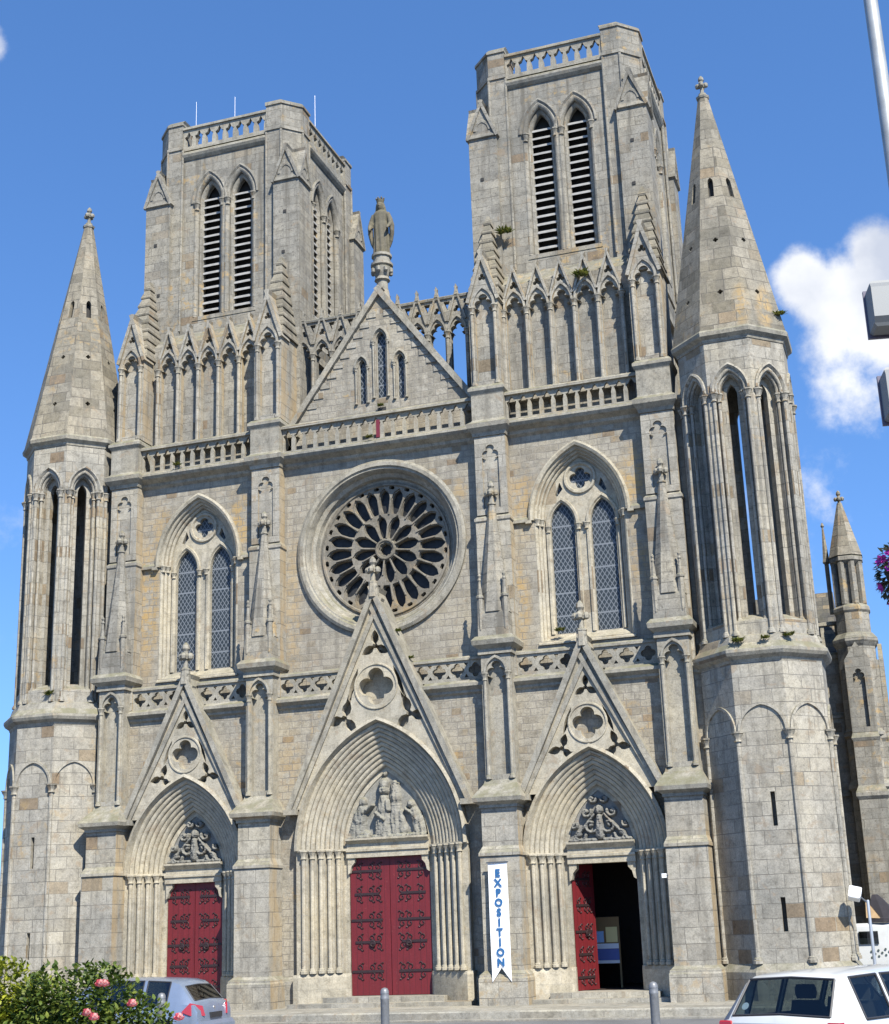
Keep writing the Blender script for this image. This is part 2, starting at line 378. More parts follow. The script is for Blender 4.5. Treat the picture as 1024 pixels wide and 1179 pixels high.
def finial(mb, x, y, z, s):
    mb.lathe([(.10*s, z), (.12*s, z+.06*s), (.17*s, z+.08*s), (.17*s, z+.13*s), (.09*s, z+.17*s), (.08*s, z+.45*s)], x, y, 8)
    for k_ in range(4):
        a = k_*math.pi/2
        mb.lathe([(.02*s, z+.42*s), (.10*s, z+.46*s), (.12*s, z+.55*s), (.08*s, z+.63*s), (.02*s, z+.66*s)], x+.17*s*math.cos(a), y+.17*s*math.sin(a), 6)
    mb.lathe([(.13*s, z+.45*s), (.15*s, z+.55*s), (.08*s, z+.66*s), (.08*s, z+.72*s), (.13*s, z+.80*s), (.11*s, z+.92*s), (.03*s, z+1.02*s)], x, y, 8)
def capital(mb, x, y, z, r, h=.2):
    mb.lathe([(r*1.05, z), (r*1.35, z+.03*h), (r*1.1, z+.15*h), (r*1.15, z+.4*h), (r*1.9, z+.75*h), (r*1.7, z+.8*h), (r*2.1, z+.84*h), (r*2.1, z+h)], x, y, 8)
def shaft(mb, x, y, z0, z1, r, n=8):
    mb.lathe([(r*1.9, z0), (r*1.9, z0+r*1.2), (r*1.5, z0+r*1.5), (r*1.5, z0+r*2), (r, z0+r*2.4), (r, z1)], x, y, n)

# ------------------------------------------------------------------ ground
def gz(x, y):
    pts = [(-36, .32), (-18, 0.0), (-8, -.30), (-3.6, .0), (60, .0)]
    if y <= pts[0][0]: return pts[0][1]
    for (a, za), (b, zb) in zip(pts, pts[1:]):
        if y <= b:
            t = (y-a)/(b-a); t = t*t*(3-2*t); return za+(zb-za)*t
    return 0
def ground_sheet(name, x0, x1, ys, nx, dz, mat):
    mb = MB(); xs = [x0+(x1-x0)*i/nx for i in range(nx+1)]
    mb.add([(x, y, gz(x, y)+dz) for y in ys for x in xs], [(j*(nx+1)+i, j*(nx+1)+i+1, (j+1)*(nx+1)+i+1, (j+1)*(nx+1)+i) for j in range(len(ys)-1) for i in range(nx)])
    o = mb.build(name, mat, smooth=40); tag(o, kind='structure'); return o
def asphalt(name, c0, c1):
    k = NT(name); ob = k.n('TexCoord').outputs['Object']; a = k.noise(ob, 60, 4, .7); b = k.noise(ob, .7, 4, .6)
    col = k.mix(1, k.mix(a, c0, c1), k.ramp(b, [(.3, .75), (.7, 1.2)]), 'MULTIPLY'); k.link(col, k.b.inputs['Base Color']); k.b.inputs['Roughness'].default_value = .9
    bp = k.n('Bump'); bp.inputs['Strength'].default_value = .4; bp.inputs['Distance'].default_value = .01; k.link(a, bp.inputs['Height']); k.link(bp.outputs[0], k.b.inputs['Normal'])
    return k.m
M_ASPH = asphalt('asphalt', (.08, .08, .082), (.15, .148, .14)); M_EARTH = asphalt('earth', (.09, .075, .05), (.15, .12, .08))
M_PAVE = stone('paving_granite', 1.1, .5, ((.30, .29, .265), (.37, .355, .325), (.43, .415, .38)), brown=.01, mortar=.012, lichen=0, dark=.3, moss=.15, mortar_col=(.16, .15, .13), bump=.3)
M_KERB = stone('kerb_granite', 1.2, .6, ((.30, .29, .27), (.35, .34, .315), (.40, .39, .36)), brown=.0, mortar=.01, lichen=0, dark=.4, moss=.1, bump=.3)
ys = [-400, -200, -100, -60, -45]+[-40+i for i in range(0, 42)]+[10, 30, 60, 120, 250, 500]
ground_sheet('ground', -600, 600, ys, 40, 0, M_ASPH)
mb = MB(); mb.box(-14.5, 13.8, -3.12, .4, -.3, .2); tag(mb.build('pavement', M_PAVE), kind='structure')
mb = MB(); mb.rects([(-.3, -14.5, 13.8, -3.42, -3.124), (.17, -14.5, 13.8, -3.42, -3.124), (.203, -14.5, 13.8, -3.39, -3.124)]); tag(mb.build('kerb', M_KERB), kind='structure')
mb = MB(); mb.box(-14.5, 13.8, -3.78, -3.43, -.2, .035); tag(mb.build('gutter', M_KERB), kind='structure')

# ------------------------------------------------------------------ the church
XI, XO, XW, ZR = 3.40, 8.05, 5.72, 12.35
church = empty('gothic_church', (0, 0, 0), 'large pale granite gothic church with two square belfry towers and three portals', 'church')

# main wall and lower wall
mb = MB()
mb.plate([(-9.3, 8.05), (9.3, 8.05), (9.3, 15.15), (-9.3, 15.15)], [circ(2.3, 0, ZR, 64), opening(1.27, .84, 12.58, 9.2, -XW, 14), opening(1.27, .84, 12.58, 9.2, XW, 14)], 0, .62)
mb.build('upper_wall', MS_WALL, church)
PORT = [(-XW, .85, 1.72, .98, 3.72, 3.47, 9.2, 1.9), (0, 1.14, 2.27, 1.19, 4.12, 3.9, 11.1, 2.6), (XW, .85, 1.72, .98, 3.72, 3.47, 9.2, 1.9)]
mb = MB()
mb.plate([(-9.3, .15), (9.3, .15), (9.3, 8.02), (-9.3, 8.02)], [opening(p[2]+.1, p[3], p[4], .22, p[0], 14) for p in PORT], -.35, .25)
mb.build('lower_wall', MS_WALL, church)
mb = MB(); mb.rects([(.15, -9.2, 9.2, -.46, -.34), (.85, -9.2, 9.2, -.46, -.34), (.95, -9.2, 9.2, -.37, -.34)])
# plinth only between openings: cut by building short runs
mb = MB()
for a, b in ((-9.2, -7.55), (-3.85, -2.42), (2.42, 3.85), (7.55, 9.2)):
    mb.rects([(.15, a, b, -.46, -.345), (.85, a, b, -.46, -.345), (.95, a, b, -.37, -.345)]); mb.build('wall_plinth', MS_ASH, church); mb = MB()
mb = MB()   # ledge under the lower balustrade, with weathered top
for a, b in ((-9.25, -XW-.5), (-XW+.5, -1.3), (1.3, XW-.5), (XW+.5, 9.25)):
    mb = MB(); mb.loft([[(a, y, z) for y, z in P_] for a, P_ in ((a, [(-.35, 7.92), (-.42, 7.97), (-.42, 8.03), (-.55, 8.12), (-.55, 8.2), (-.36, 8.3), (.0, 8.32), (.0, 7.9)]), (b, [(-.35, 7.92), (-.42, 7.97), (-.42, 8.03), (-.55, 8.12), (-.55, 8.2), (-.36, 8.3), (.0, 8.32), (.0, 7.9)]))])
    mb.build('string_course', MS_TRIM, church)

# lower pierced balustrade
mb = MB()
for a, b in ((-XO+.42, -XW-.22), (-XW+.22, -XI-.42), (-XI+.42, -.95), (.95, XI-.42), (XI+.42, XW-.22), (XW+.22, XO-.42)):
    n = max(1, round((b-a)/.49)); p = (b-a)/n; hs_ = []
    for i in range(n):
        xc = a+p*(i+.5); hs_.append(foil(4, .105, .088, xc, 8.575, 0, 36))
        if i < n-1:
            for zz in (8.40, 8.75):
                q = .062; xx = xc+p/2; sg = 1 if zz < 8.5 else -1
                hs_.append([(xx-q, zz-.02*sg), (xx+q, zz-.02*sg), (xx, zz+.075*sg)])
    mb.plate([(a, 8.3), (b, 8.3), (b, 8.84), (a, 8.84)], hs_, -.36, -.24)
    mb.rects([(8.84, a, b, -.41, -.19), (8.9, a, b, -.41, -.19), (8.95, a, b, -.36, -.24)])
    mb.build('lower_balustrade', MS_TRIM, church); mb = MB()

# cornice
def profile_run(mb, a, b, prof):
    mb.loft([[(a, y, z) for y, z in prof], [(b, y, z) for y, z in prof]])
mb = MB()
CP = [(0, 14.98), (-.10, 15.05), (-.12, 15.13), (-.32, 15.22), (-.38, 15.3), (-.38, 15.36), (-.22, 15.45), (.6, 15.5), (.6, 14.98)]
for a, b in ((-XO+.3, -XI-.3), (-XI+.3, XI-.3), (XI+.3, XO-.3), (-9.3, -XO-.3), (XO+.3, 9.3)):
    mb = MB(); profile_run(mb, a, b, CP); mb.build('cornice', MS_TRIM, church)

# upper balustrade
mb = MB()
for a, b in ((-XO+.47, -XI-.47), (-XI+.47, XI-.47), (XI+.47, XO-.47)):
    n = round((b-a)/.345); p = (b-a)/n; hs_ = []
    for i in range(n):
        xc = a+p*(i+.5); q = p*.33; u = p*.42
        hs_.append([(xc-q, 15.50), (xc+q, 15.50), (xc+q, 15.84), (xc+u, 15.97), (xc+u*.55, 16.0), (xc+u*.35, 16.07), (xc, 16.13), (xc-u*.35, 16.07), (xc-u*.55, 16.0), (xc-u, 15.97), (xc-q, 15.84)])
    mb.plate([(a, 15.46), (b, 15.46), (b, 16.16), (a, 16.16)], hs_, -.20, -.11)
    mb.rects([(16.16, a, b, -.30, .02), (16.23, a, b, -.30, .02), (16.29, a, b, -.22, -.04)])
    mb.build('upper_balustrade', MS_TRIM, church); mb = MB()

# buttresses
for sx, xc in ((-1, -XO), (-1, -XI), (1, XI), (1, XO)):
    mb = MB()
    def rz(z, hw, y, yb=.1): return (z, xc-hw, xc+hw, y, yb)
    mb.rects([rz(.1, .62, -1.31), rz(.82, .62, -1.31), rz(.86, .60, -1.28), rz(.90, .60, -1.28), rz(1.0, .50, -1.16), rz(3.72, .50, -1.16), rz(3.72, .53, -1.20), rz(3.79, .53, -1.20), rz(3.96, .47, -1.02), rz(4.90, .47, -1.02)])
    b = mb.build('buttress', MS_ASH, church)
    mb = MB()   # weathered set-off
    mb.rects([rz(4.902, .50, -1.09), rz(4.97, .50, -1.09), rz(5.05, .62, -1.22), rz(5.15, .64, -1.24), rz(5.2, .62, -1.20), rz(5.52, .44, -.80), rz(5.62, .42, -.74)])
    mb.build('set_off', MS_TRIM, b); mb = MB()
    mb.rects([rz(8.86, .46, -.79), rz(8.93, .46, -.79), rz(9.0, .44, -.78), rz(9.1, .57, -.92), rz(9.22, .59, -.95), rz(9.34, .50, -.84)])
    mb.build('pier_cap', MS_TRIM, b)
    mb = MB()   # middle pier with a niche
    mb.rects([rz(5.62, .41, -.56), rz(8.86, .41, -.56)])
    mb.plate([(xc-.40, 5.625), (xc+.40, 5.625), (xc+.40, 8.85), (xc-.40, 8.85)], [cusped(.245, .2, 8.32, 5.75, xc)], -.72, -.565)
    for s_ in (-1, 1):
        shaft(mb, xc+s_*.315, -.735, 5.64, 8.18, .045); capital(mb, xc+s_*.315, -.735, 8.18, .05, .2)
    mb.sweep([(.33, -.76), (.33, -.785), (.27, -.785), (.27, -.73)], .14, 8.38, 8.38, xc, 8)
    mb.build('niche', MS_TRIM, b, smooth=35)
    mb = MB()   # spirelet
    yc = -.43
    mb.rects([(9.34, xc-.42, xc+.42, -.83, .05), (9.95, xc-.405, xc+.405, -.815, .05), (10.0, xc-.38, xc+.38, -.79, .05), (10.35, xc-.30, xc+.30, -.70, .0)])
    prof = []; z = 9.98
    while z < 13.0:
        r = .36*(13.25-z)/3.3+.045; prof += [(r+.012, z), (r-.02, z+.26)]; z += .27
    mb.oct(prof, xc, yc)
    for s_ in (-1, 1):
        mb.lathe([(.085, 9.5), (.085, 10.35), (.11, 10.37), (.11, 10.42), (.07, 10.46), (.02, 10.95)], xc+s_*.34, -.76, 6)
        mb.lathe([(.02, 10.8), (.055, 10.86), (.03, 10.92), (.05, 10.98), (.01, 11.05)], xc+s_*.34, -.76, 6)
    mb.build('spirelet', MS_TOW, b)
    mb = MB(); finial(mb, xc, yc, 12.95, .72); mb.build('finial', MS_TRIM, b)
    mb = MB()   # upper pilaster with blind panel
    mb.rects([rz(8.3, .48, -.40), rz(12.55, .48, -.40), rz(12.58, .51, -.43), rz(12.66, .51, -.43), rz(12.76, .445, -.30), rz(15.02, .445, -.30)])
    mb.plate([(xc-.44, 12.77), (xc+.44, 12.77), (xc+.44, 15.01), (xc-.44, 15.01)], [cusped(.235, .2, 14.42, 12.95, xc)], -.36, -.305)
    mb.build('pilaster', MS_ASH, b)
    mb = MB()   # cornice break and pedestal
    mb.rects([rz(15.02, .47, -.40), rz(15.12, .49, -.42), rz(15.24, .58, -.56), rz(15.36, .60, -.58), rz(15.46, .48, -.44), rz(15.5, .46, -.42), rz(16.22, .46, -.42, .5), rz(16.26, .47, -.44, .5), rz(16.34, .53, -.5, .5), rz(16.42, .53, -.5, .5), rz(16.52, .45, -.4, .5)])
    mb.build('pedestal', MS_TRIM, b)

# upper pinnacles on the buttresses
for xc in (-8.0, -3.37, 3.37, 8.0):
    mb = MB(); yf, yb = -.28, .95; hw = .44
    mb.rects([(16.52, xc-hw, xc+hw, yf+.17, yb), (19.3, xc-hw, xc+hw, yf+.17, yb)])
    mb.plate([(xc-hw, 16.52), (xc+hw, 16.52), (xc+hw, 19.22), (xc, 20.62), (xc-hw, 19.22)], [cusped(.26, .28, 18.95, 16.7, xc), foil(3, .062, .058, xc, 19.85, math.pi/2, 24)], yf, yf+.165)
    mb.plate([(xc-hw, 19.3), (xc+hw, 19.3), (xc, 20.5)], [], yf+.17, yf+.5)
    for s_ in (-1, 1):
        shaft(mb, xc+s_*.335, yf-.03, 16.54, 18.72, .05); capital(mb, xc+s_*.335, yf-.03, 18.72, .055, .22)
        mb.bar((xc+s_*(hw+.06), 19.12), (xc, 20.72), .10, yf-.07, yf+.5, -s_)
    mb.sweep([(.36, yf-.0), (.36, yf-.05), (.29, yf-.05), (.27, yf+.02)], .34, 18.97, 18.95, xc, 8)
    pin = mb.build('pinnacle', MS_ASH, church, smooth=30)
    mb = MB(); n = 9   # stepped stone cap leaning on the tower
    for i in range(n):
        t0, t1 = i/n, (i+1)/n; z0 = 19.25+t0*3.0; z1 = 19.25+t1*3.0
        h0 = hw*(1-t0)+.05; h1 = hw*(1-t1)+.03
        mb.rects([(z0, xc-h0-.02, xc+h0+.02, yf+.06+.85*t0, yb+.05), (z0+.05, xc-h0-.02, xc+h0+.02, yf+.05+.85*t0, yb+.05), (z1, xc-h1, xc+h1, yf+.08+.85*t1, yb+.05)])
    mb.build('stepped_cap', MS_SPIRE, pin)

# rose window
mb = MB()
ringp = [(2.52, .0), (2.52, -.09), (2.44, -.13), (2.34, -.13), (2.30, -.08), (2.26, -.08), (2.2, .02), (2.18, .12), (2.08, .2), (2.05, .34), (1.96, .36), (1.96, .56)]
K = 72
mb.strip([[(r*math.cos(2*math.pi*i/K), y, ZR+r*math.sin(2*math.pi*i/K)) for i in range(K+1)] for r, y in ringp])
rose = mb.build('rose_window', MS_TRIM, church, smooth=25)
def petal(r0, r1, hw, ang, tip=.5, k=7):
    pts = []
    for i in range(k+1):
        t = i/k; r = r0+(r1-r0)*t; pts.append((r, hw*(math.sin(math.pi*min(1, t*.72+.12))**.8)*(1 if t < .75 else math.sqrt(max(0, 1-((t-.75)/.25)**2)*.999+.001))))
    full = [(r, -b) for r, b in pts]+[(r, b) for r, b in pts[::-1]]
    c, s_ = math.cos(ang), math.sin(ang); return [(r*c-b*s_, ZR+r*s_+b*c) for r, b in full]
mb = MB(); holes = [foil(8, .12, .06, 0, ZR, 0, 48)]
for i in range(12): holes.append(petal(.34, .98, .142, 2*math.pi*(i+.25)/12))
for i in range(24): holes.append(petal(1.06, 1.76, .152, 2*math.pi*(i+.0)/24))
holes += [foil(3, .035, .04, 1.82*math.cos(2*math.pi*(i+.5)/24), ZR+1.82*math.sin(2*math.pi*(i+.5)/24), 2*math.pi*(i+.5)/24, 15) for i in range(24)]
mb.plate(circ(1.99, 0, ZR, 72), holes, .40, .54)
holes = [foil(8, .12, .085, 0, ZR, 0, 48)]
for i in range(12): holes.append(petal(.31, 1.01, .160, 2*math.pi*(i+.25)/12))
for i in range(24): holes.append(petal(1.04, 1.80, .172, 2*math.pi*(i+.0)/24))
holes += [foil(3, .04, .052, 1.82*math.cos(2*math.pi*(i+.5)/24), ZR+1.82*math.sin(2*math.pi*(i+.5)/24), 2*math.pi*(i+.5)/24, 15) for i in range(24)]
mb.plate(circ(1.985, 0, ZR, 72), holes, .34, .398)
for i in range(24):
    a = 2*math.pi*(i+.5)/24
    mb.tube([(r*math.cos(a), .33, ZR+r*math.sin(a)) for r in (1.02, 1.5)], .028, 6)
    mb.lathe([(.05, 0), (.05, .02)], 0, 0, 6) if False else None
for i in range(12):
    a = 2*math.pi*(i+.75)/12
    mb.tube([(r*math.cos(a), .33, ZR+r*math.sin(a)) for r in (.32, .75)], .026, 6)
mb.tube([(1.9*math.cos(2*math.pi*i/48), .34, ZR+1.9*math.sin(2*math.pi*i/48)) for i in range(49)], .05, 6)
mb.tube([(.27*math.cos(2*math.pi*i/24), .34, ZR+.27*math.sin(2*math.pi*i/24)) for i in range(25)], .04, 6)
mb.build('rose_tracery', stone('rose_tracery_stone', 1.1, .6, ((.20, .185, .16), (.245, .228, .20), (.29, .27, .24)), brown=.0, mortar=.002, lichen=.45, dark=.5, moss=.3, spots=((0, 10.6, 1.6, .7, .5),)), rose)
mb = MB(); mb.plate(circ(1.97, 0, ZR, 64), [], .545, .56); mb.build('rose_glass', M_ROSEGL, rose)

# large lancet windows
for xc in (-XW, XW):
    mb = MB(); e, zs = .84, 12.58
    mb.sweep([(1.40, .0), (1.40, -.10), (1.34, -.13), (1.27, -.10), (1.25, .0)], e, zs, zs-.05, xc, 14)
    for s_ in (-1, 1): mb.box(xc+s_*1.40-.08, xc+s_*1.40+.08, -.13, .0, zs-.13, zs-.05)
    mb.sweep(scallop(1.27, .0, 1.06, .30, 3)+[(1.06, .36)], e, zs, 9.2, xc, 14)
    for s_ in (-1, 1):
        for q, yy in ((1.19, .07), (1.11, .19)):
            capital(mb, xc+s_*q, yy-.03, zs-.2, .05, .2)
    mb.loft([[(xc-1.3, y, z) for y, z in ((-.06, 9.1), (-.06, 9.14), (.34, 9.42), (.34, 9.1))], [(xc+1.3, y, z) for y, z in ((-.06, 9.1), (-.06, 9.14), (.34, 9.42), (.34, 9.1))]])
    win = mb.build('lancet_window', MS_PORT, church, smooth=30)
    mb = MB(); hl = [opening(.335, .42, 12.42, 9.42, xc+s_*.56, 9) for s_ in (-1, 1)]
    hl.append(foil(4, .165, .135, xc, 13.68, math.pi/2, 40))
    hl += [[(xc+s_*.50, 13.42), (xc+s_*.66, 13.22), (xc+s_*.72, 13.28), (xc+s_*.58, 13.62)] for s_ in (-1, 1)]
    mb.plate(opening(1.06, e, zs, 9.3, xc, 14), hl, .30, .42)
    for s_ in (-1, 1):
        mb.sweep([(.47, .30), (.45, .25), (.39, .25), (.34, .32)], .42, 12.42, 9.42, xc+s_*.56, 9)
        capital(mb, xc+s_*.11, .26, 12.22, .05, .18); capital(mb, xc+s_*.96, .27, 12.22, .045, .18)
    mb.tube([(xc+.41*math.cos(2*math.pi*i/32), .29, 13.68+.41*math.sin(2*math.pi*i/32)) for i in range(33)], .055, 6)
    mb.build('window_tracery', MS_PORT, win, smooth=30)
    mb = MB(); mb.plate(opening(1.05, e, zs, 9.3, xc, 10), [], .424, .44); mb.build('leaded_glazing', M_GLASS, win)
    mb = MB()   # string either side at springing level
    for a, b in ((xc-1.86, xc-1.42), (xc+1.42, xc+1.86)):
        mb.rects([(12.5, a, b, -.10, -.002), (12.58, a, b, -.10, -.002), (12.66, a, b, -.02, -.002)]); mb.build('window_string', MS_TRIM, win); mb = MB()

# portals
def relief(name, xc, w_, e, zs, z0, kind, parent, mat, yb):
    """carved tympanum as one continuous height field"""
    nx, nzz = 110, 110; top = zs+math.sqrt((w_+e)**2-e*e); vs = []; idx = {}
    caps = []
    def C(x0, z0_, x1, z1_, r0, r1, h): caps.append((x0, z0_, x1, z1_, r0, r1, h))
    if kind == 'figures':
        # kneeling left figure, standing crowned centre pair, kneeling right figure, cloud bases
        C(-.78, .10, -.70, .42, .19, .15, .10); C(-.70, .42, -.62, .66, .15, .11, .12); C(-.60, .82, -.60, .84, .09, .09, .13); C(-.58, .58, -.36, .74, .05, .035, .14); C(-.90, .08, -.55, .08, .10, .10, .09)
        C(-.80, .45, -.86, .85, .07, .02, .07)
        C(-.10, .12, -.10, .62, .20, .15, .14); C(-.10, .62, -.08, .88, .15, .09, .16); C(-.07, 1.05, -.07, 1.07, .095, .09, .18); C(-.07, 1.18, -.07, 1.24, .09, .10, .16); C(-.24, .55, -.05, .40, .06, .05, .18); C(.04, .62, .02, .8, .06, .06, .17)
        C(.17, .12, .20, .70, .15, .11, .11); C(.20, .78, .20, 1.12, .10, .10, .10); C(.20, .88, .20, .9, .12, .12, .12); C(.20, 1.22, .20, 1.24, .10, .04, .09); C(.36, .15, .33, .55, .10, .06, .09)
        C(.80, .10, .74, .36, .17, .14, .10); C(.74, .36, .64, .56, .13, .09, .11); C(.58, .72, .58, .73, .085, .08, .13); C(.62, .5, .46, .62, .045, .035, .12); C(.82, .4, .88, .66, .06, .02, .06)
        C(-1.0, .03, -.5, .03, .05, .05, .11); C(-.32, .02, .38, .02, .06, .06, .13); C(.5, .03, .98, .03, .05, .05, .11); C(-.05, 1.45, -.05, 1.46, .06, .06, .08)
    else:
        rnd = random.Random(5 if xc < 0 else 9)
        C(0, .15, 0, .55, .12, .07, .12); C(0, .7, 0, .72, .10, .10, .13)
        for s_ in (-1, 1):
            for cx, cz, r, a0, a1 in ((.20, .36, .17, 200, 470), (.47, .16, .14, 180, 460), (.30, .66, .12, 160, 430), (.14, .95, .09, 180, 430), (.60, .38, .08, 150, 420)):
                if cx == .60 and kind == 'scroll': pass
                P_ = []
                for i in range(11):
                    a = R(a0+(a1-a0)*i/10); rr = r*(1-.055*i); P_.append((s_*(cx+rr*math.cos(a)), cz+rr*math.sin(a)))
                for p, q in zip(P_, P_[1:]): C(p[0], p[1], q[0], q[1], .038, .036, .10)
                C(s_*(cx+.02), cz, s_*cx, cz+.02, .05, .05, .09)
            C(s_*.62, .05, s_*.12, .6, .04, .035, .10); C(s_*.70, .04, s_*.1, .04, .05, .05, .10)
    sc_ = w_/1.14*1.16 if kind == 'figures' else w_/.85*1.12
    for j in range(nzz+1):
        z = z0+(top-z0)*j/nzz
        hwz = w_ if z <= zs else max(0.0, math.sqrt(max(0, (w_+e)**2-(z-zs)**2))-e)
        for i in range(nx+1):
            x = -hwz+2*hwz*i/nx; h = 0
            for a0, b0, a1, b1, r0, r1, hh in caps:
                a0, b0, a1, b1 = a0*sc_, b0*sc_, a1*sc_, b1*sc_
                dx, dz = a1-a0, b1-b0; l2 = dx*dx+dz*dz; t = max(0, min(1, ((x-a0)*dx+(z-z0-b0)*dz)/l2)) if l2 > 0 else 0
                d = math.hypot(x-a0-dx*t, z-z0-b0-dz*t); r = (r0+(r1-r0)*t)*sc_*(1.15 if kind == 'figures' else 1.0)
                if d < r: h = max(h, hh*1.5*math.sqrt(1-(d/r)**2)**.8+.0)
            if h > .02: h += .035*noise.noise(Vector((x*16, 3.3, z*5))) + .02*noise.noise(Vector((x*30, 7, z*30)))
            vs.append((xc+x, yb-h, z))
    fs = [(j*(nx+1)+i, j*(nx+1)+i+1, (j+1)*(nx+1)+i+1, (j+1)*(nx+1)+i) for j in range(nzz) for i in range(nx)]
    mb = MB(); mb.add(vs, fs); return mb.build(name, mat, parent, smooth=60)
for pi_, (xc, wi, wo, e, zs, zd, zapex, ghw) in enumerate(PORT):
    big = pi_ == 1; yf, ybk = -.50, .12; no = 5 if big else 4
    mb = MB()
    gf = yf-.12; mb.sweep([(wo+.13, -.34), (wo+.13, gf-.05), (wo+.05, gf-.08), (wo, yf-.03)], e, zs, zs, xc, 18)   # hood
    mb.sweep(scallop(wo, yf-.03, wi+.13, ybk-.1, no*2-1, 5)+[(wi+.13, ybk-.06), (wi, ybk-.06), (wi, ybk+.2)], e, zs, zs, xc, 18)
    portal = mb.build('portal_arch', MS_PORT, church, smooth=32)
    mb = MB()   # jambs with shafts
    zb = 1.0
    st = [(wo+.12, -.34), (wo+.12, yf-.05)]+stepped(wo, yf-.05, wi+.13, ybk-.1, no)+[(wi+.13, ybk-.06), (wi, ybk-.06), (wi, ybk+.2)]
    for s_ in (-1, 1):
        mb.strip([[(xc+s_*w_, y, z) for z in ((zb, zs) if s_ > 0 else (zs, zb))] for w_, y in st])
        dw = (wo-wi-.13)/no; dy = (ybk-.1-yf+.05)/no
        for i in range(no):
            px = xc+s_*(wo-dw*i-.045); py = yf-.05+dy*i+dy*.0-.01
            px = xc+s_*(wo-dw*(i+.5)); py = yf-.05+dy*i-.035
            shaft(mb, px, py, zb+.02, zs-.22, .055 if big else .05); capital(mb, px, py, zs-.22, .062, .22)
        # moulded base
        q0, q1 = sorted((xc+s_*(wi-.02), xc+s_*(wo+.18)))
        pl = [(wo+.18, -.30), (wo+.18, yf-.16), (wo+.02, yf-.18), (wi+.06, ybk-.22), (wi-.02, ybk-.1), (wi-.02, ybk+.2), (wo, ybk+.2)]
        pl = [(xc+s_*a, b) for a, b in pl]
        if s_ > 0: pl = pl[::1]
        ar = sum(pl[i][0]*pl[(i+1) % len(pl)][1]-pl[(i+1) % len(pl)][0]*pl[i][1] for i in range(len(pl)))
        if ar < 0: pl = pl[::-1]
        mb.prism(pl, .15, .92); mb.prism(pl, .92, 1.0, [(x+(-s_*.0), y+.03) for x, y in pl])
        # impost band
        im = [(wo+.14, -.3), (wo+.14, yf-.12), (wo, yf-.13), (wi+.12, ybk-.2), (wi-.03, ybk-.12), (wi-.03, ybk+.15), (wo, ybk+.15)]
        im = [(xc+s_*a, b) for a, b in im]
        if s_ < 0: im = im[::-1]
        ar = sum(im[i][0]*im[(i+1) % len(im)][1]-im[(i+1) % len(im)][0]*im[i][1] for i in range(len(im)))
        if ar < 0: im = im[::-1]
        mb.prism(im, zs-.03, zs+.035)
        mb.build('portal_jamb', MS_PORT, portal, smooth=32); mb = MB()
    # lintel and tympanum
    mb = MB(); zt = zs+.28
    mb.loft([[(xx, y, z) for y, z in ((ybk-.18, zd), (ybk-.18, zd+.14), (ybk-.22, zd+.16), (ybk-.22, zd+.22), (ybk-.14, zd+.24), (ybk-.14, zd+.36), (ybk-.26, zt-.05), (ybk-.26, zt), (ybk+.15, zt), (ybk+.15, zd))] for xx in (xc-wi-.02, xc+wi+.02)])
    for s_ in (-1, 1):
        mb.loft([[(xc+s_*(wi-a), y, z) for a, z in ((0, zd-.42), (.06, zd-.38), (.1, zd-.22), (.19, zd-.12), (.2, zd+.01), (0, zd+.01))][::(1 if s_ < 0 else -1)] for y in ((ybk-.14, ybk+.12))][::-1])
    mb.build('lintel', MS_PORT, portal)
    relief('tympanum', xc, wi-.005, e, zs, zt-.01, 'figures' if big else 'scroll', portal, MS_GREY if not big else stone('tympanum_stone', 1.5, .9, ((.27, .27, .255), (.30, .30, .28), (.33, .32, .30)), brown=0, mortar=.002, lichen=.1, dark=.3), ybk-.03)
    # gable
    mb = MB(); zg = 5.2; wa = wo+.1
    ap = [(x, z) for x, z in arch(wa, e, zs, xc, 18)]
    lo = math.sqrt((wa+e)**2-(zg-zs)**2)-e
    inner = [p for p in ap if p[1] > zg]
    outl = [(xc-ghw+.12, zg), (xc-lo, zg)]+inner[::-1]+[(xc+lo, zg), (xc+ghw-.12, zg), (xc, zapex-.25)]
    if big:
        hl = [foil(4, .265, .235, xc, 8.32, math.pi/2, 48), trileaf(xc, 9.42, .44, math.pi/2)]
        for s_ in (-1, 1): hl.append(trileaf(xc+s_*.93, 7.52, .52, math.pi/2+s_*.30))
        for s_ in (-1, 1): hl.append(dagger(xc+s_*.80, 7.98, xc+s_*.50, 8.86, .075))
        qc, qr = 8.32, .60
    else:
        hl = [foil(4, .215, .19, xc, 6.90, math.pi/2, 48), trileaf(xc, 7.80, .33, math.pi/2)]
        for s_ in (-1, 1): hl.append(trileaf(xc+s_*.70, 6.30, .38, math.pi/2+s_*.30))
        for s_ in (-1, 1): hl.append(dagger(xc+s_*.66, 6.62, xc+s_*.40, 7.33, .058))
        qc, qr = 6.90, .49
    mb.plate(outl, hl, gf-.01, yf+.28)
    mb.plate(outl, [], yf+.282, -.03)
    mb.tube([(xc+qr*math.cos(2*math.pi*i/36), gf-.012, qc+qr*math.sin(2*math.pi*i/36)) for i in range(37)], .032, 6)
    g = mb.build('portal_gable', MS_PORT, portal, smooth=30)
    mb = MB()
